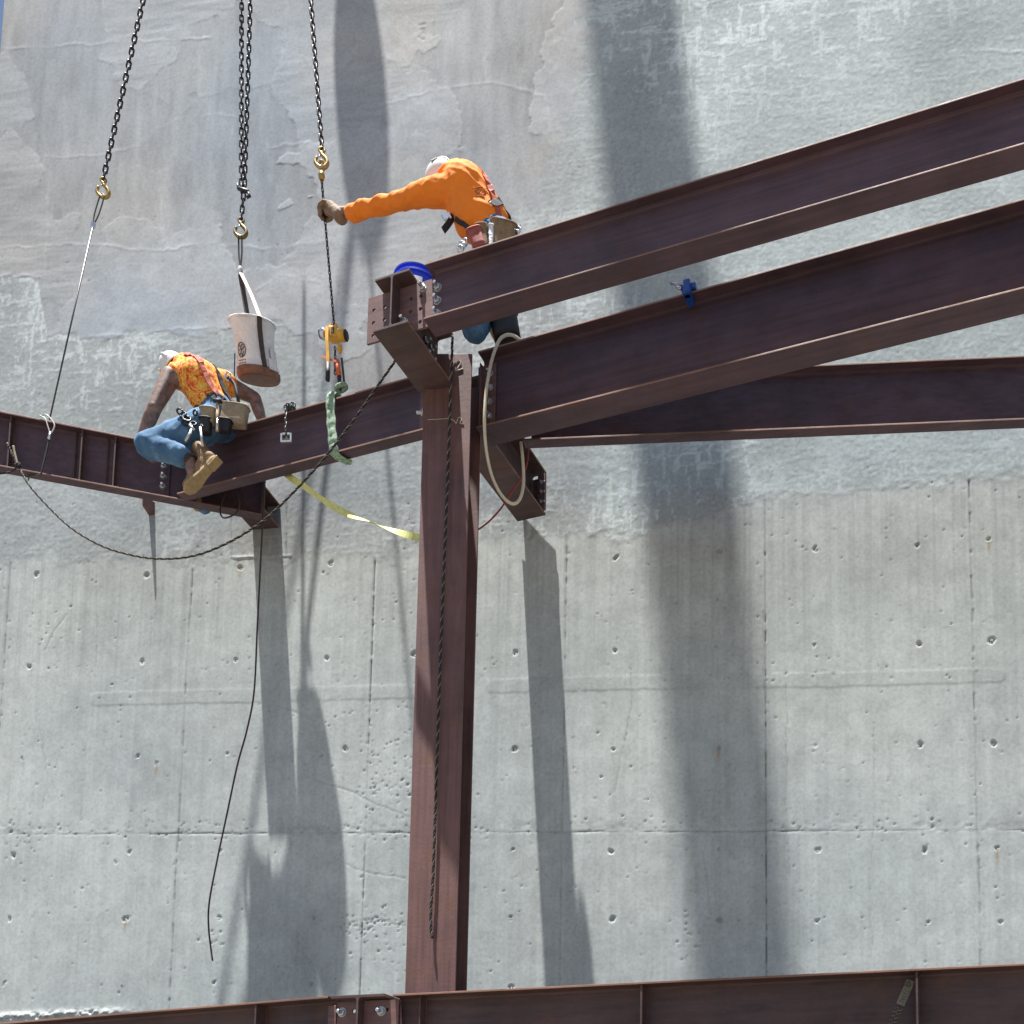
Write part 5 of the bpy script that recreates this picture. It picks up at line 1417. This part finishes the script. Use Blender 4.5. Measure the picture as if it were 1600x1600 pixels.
# ---- worker in a patterned sleeveless shirt, straddling the channel
def worker_vest():
    Yw = 6.70
    pel = P(345, 658, Yw + .03); wst = P(333, 634, Yw + .02); che = P(314, 598, Yw); nek = P(290, 574, Yw + .05); hed = P(276, 579, Yw + .12)
    shN = P(267, 588, Yw - .06); shF = P(362, 604, Yw + .20)
    elN = P(241, 638, Yw - .12); wrN = P(221, 684, Yw - .08); haN = P(236, 697, Yw + .0)
    elF = P(398, 622, Yw + .28); wrF = P(411, 664, Yw + .24); haF = P(413, 690, Yw + .22)
    hipN, hipF = P(322, 664, Yw - .09), P(355, 668, Yw + .15)
    knN = P(232, 697, Yw - .22); anN = P(296, 716, Yw - .19)
    knF = P(330, 745, Yw + .28); anF = P(318, 790, Yw + .36)
    t = thing('person', 'worker in a patterned orange and yellow sleeveless shirt straddling the channel, head bent down', 'person', P(345, 700, Yw))
    hup, hfw = Vector((-.66, -.36, .58)), Vector((-.2, .9, .2))
    hc, hq = head_caps(hed, hup, hfw)
    body = hc + [(nek, .058, hed, .055), (pel, .13, wst, .118, ((0, 1, 0), 1.1)), (wst, .118, che, .135), (che, .13, nek, .075), (che, .10, shN, .062), (che, .10, shF, .062),
                 (shN, .062, shN.lerp(elN, .5), .055), (shN.lerp(elN, .5), .055, elN, .045), (elN, .046, elN.lerp(wrN, .35), .046), (elN.lerp(wrN, .35), .046, wrN, .031), (wrN, .030, haN, .034, ((0, 1, 0), .6)),
                 (shF, .062, elF, .047), (elF, .047, elF.lerp(wrF, .4), .046), (elF.lerp(wrF, .4), .046, wrF, .031), (wrF, .030, haF, .034, ((0, 1, 0), .6)),
                 (hipN, .085, knN, .058), (knN, .055, anN, .040), (anN, .04, P(300, 738, Yw - .19), .036), (hipF, .085, knF, .058), (knF, .055, anF, .04)]
    for h_, dx in ((haN, -1), (haF, 1)):
        for k in range(4):
            b_ = h_ + Vector((.012 * (k - 1.5), .012 * (k - 1.5), -.025)); e_ = b_ + Vector((.004 * dx, .02, -.045 + .006 * abs(k - 1)))
            body.append((b_, .0098, e_, .0085)); body.append((e_, .0085, e_ + Vector((.006 * dx, .03, -.022)), .0078))
        body.append((h_ + Vector((-.028 * dx, 0, .01)), .011, h_ + Vector((-.045 * dx, .02, -.03)), .009))
    blob(t, 'body', body, M_TATTOO, .0095, 3)
    for s_ in (-.031, .031): part(t, 'eye', *lathe(frame(hq(.082, s_, .012), (1, 0, 0), (0, 0, 1)), [(.002, -.011), (.009, -.006), (.011, 0), (.009, .006), (.002, .011)], 10), M_CANVAS, True)
    sh = [(pel + Vector((0, 0, .06)), .118, wst, .128, ((0, 1, 0), 1.15)), (wst, .128, che, .148, ((0, 1, 0), 1.12)), (che, .146, P(302, 585, Yw + .03), .118), (P(302, 585, Yw + .03), .118, nek, .086),
          (che, .12, P(281, 588, Yw - .03), .088), (che, .12, P(352, 600, Yw + .16), .090)]
    shirt = blob(t, 'sleeveless_shirt', sh, M_VEST, .010, 5, (.0065, folds(che - wst, 13, .5)))
    je = [(pel, .138, pel + Vector((-.01, 0, .05)), .132, ((0, 1, 0), 1.15)), (pel, .13, hipN, .105), (hipN, .108, hipN.lerp(knN, .6), .092), (hipN.lerp(knN, .6), .090, knN, .080), (knN, .082, knN.lerp(anN, .45), .076), (knN.lerp(anN, .45), .076, P(283, 713, Yw - .195), .072),
          (pel, .13, hipF, .105), (hipF, .105, knF, .08), (knF, .078, anF, .060)]
    blob(t, 'jeans', je, M_DENIM, .010, 4, (.011, folds((.3, 0, 1), 10, .65)))
    part(t, 'sock', *tube([P(280, 713, Yw - .19), P(290, 716, Yw - .19), P(300, 722, Yw - .19)], .048, 14), M_CORD, True)
    boot(t, P(341, 717, Yw - .20), P(292, 770, Yw - .16), Vector((.72, -.25, -.45)))
    boot(t, P(340, 768, Yw + .36), P(306, 796, Yw + .30), Vector((.3, .1, -.9)))
    helmet(t, hed + hup.normalized() * .015, hup, hfw, .112, [(60, 20, M_STICKER), (100, 22, M_STICKER), (20, 50, M_STICKER)])
    j = P
    strap_on(t, 'harness_strap', shirt, [j(292, 556, Yw - .05), j(315, 562, Yw - .15), j(340, 588, Yw - .2), j(362, 618, Yw - .15), j(372, 640, Yw - .1)], .042, M_HARN, .008)
    strap_on(t, 'harness_strap', shirt, [j(300, 553, Yw + .1), j(332, 566, Yw), j(356, 596, Yw - .05), j(372, 628, Yw - .02)], .042, M_BLACK, .009)
    strap_on(t, 'harness_strap', shirt, [j(338, 590, Yw - .25), j(318, 602, Yw - .25), j(312, 620, Yw - .25), j(316, 640, Yw - .25)], .036, M_STRAP_D, .009)
    strap_on(t, 'harness_strap', shirt, [j(332, 592, Yw - .25), j(344, 600, Yw - .25), j(352, 612, Yw - .25)], .060, M_BLACK, .012)
    strap_on(t, 'tool_belt', shirt, [j(288, 648, Yw - .1), j(306, 646, Yw - .25), j(335, 640, Yw - .25), j(372, 638, Yw - .1)], .055, M_STRAP_D, .012, .010)
    part(t, 'dorsal_ring', *ring(P(356, 588, Yw - .13), (.5, 1, .3), .026, .006, 18, 7), M_CHROME, True)
    part(t, 'lanyard', *tube(smooth_path([P(356, 590, Yw - .13), P(366, 600, Yw - .12), P(371, 618, Yw - .12), P(374, 640, Yw - .1)], 6), .012, 8), M_BLACK, True)
    up = Vector((-.1, -.05, 1))
    pouch(t, 'tool_pouch', P(368, 636, Yw - .13), Vector((1, .1, -.06)), up, .175, .08, .14, M_POUCH)
    pouch(t, 'tool_pouch', P(326, 641, Yw - .20), Vector((1, .1, 0)), up, .10, .07, .10, M_POUCH)
    pouch(t, 'tool_pouch', P(322, 656, Yw - .21), Vector((1, .1, 0)), up, .075, .06, .10, M_BLACK)
    pouch(t, 'tool_pouch', P(350, 658, Yw - .17), Vector((1, .1, 0)), up, .10, .06, .08, M_BLACK)
    hm = part(t, 'hammer', *tube([P(340, 628, Yw - .235), P(339.5, 674, Yw - .235)], .011, 8), M_WOOD, True)
    part(hm, 'hammer_head', *tube([P(334, 626, Yw - .24), P(346, 627, Yw - .24)], .015, 10), M_BLACK, True)
    part(hm, 'hammer_tip', *tube([P(339.5, 655, Yw - .238), P(339.5, 673, Yw - .238)], .0085, 8), M_CHROME, True)
    mb = MB()
    for x, y, r_ in ((286, 648, .022), (292, 654, .024), (281, 643, .018), (302, 662, .02), (305, 645, .017), (289, 660, .018), (314, 668, .016)):
        mb.add(*ring(P(x, y, Yw - .235), (random.random() - .5, 1, random.random() - .5), r_, .0065, 16, 7))
    part(t, 'snap_hooks', mb.V, mb.F, M_CHAIN, True)
    mb = MB()
    for a_, b_ in (((300, 672), (290, 690)), ((313, 668), (317, 698)), ((296, 664), (304, 672))): mb.add(*tube([P(*a_, Yw - .24), P(*b_, Yw - .24)], .010, 8))
    part(t, 'spud_wrench', mb.V, mb.F, M_GALV, True)
worker_vest()
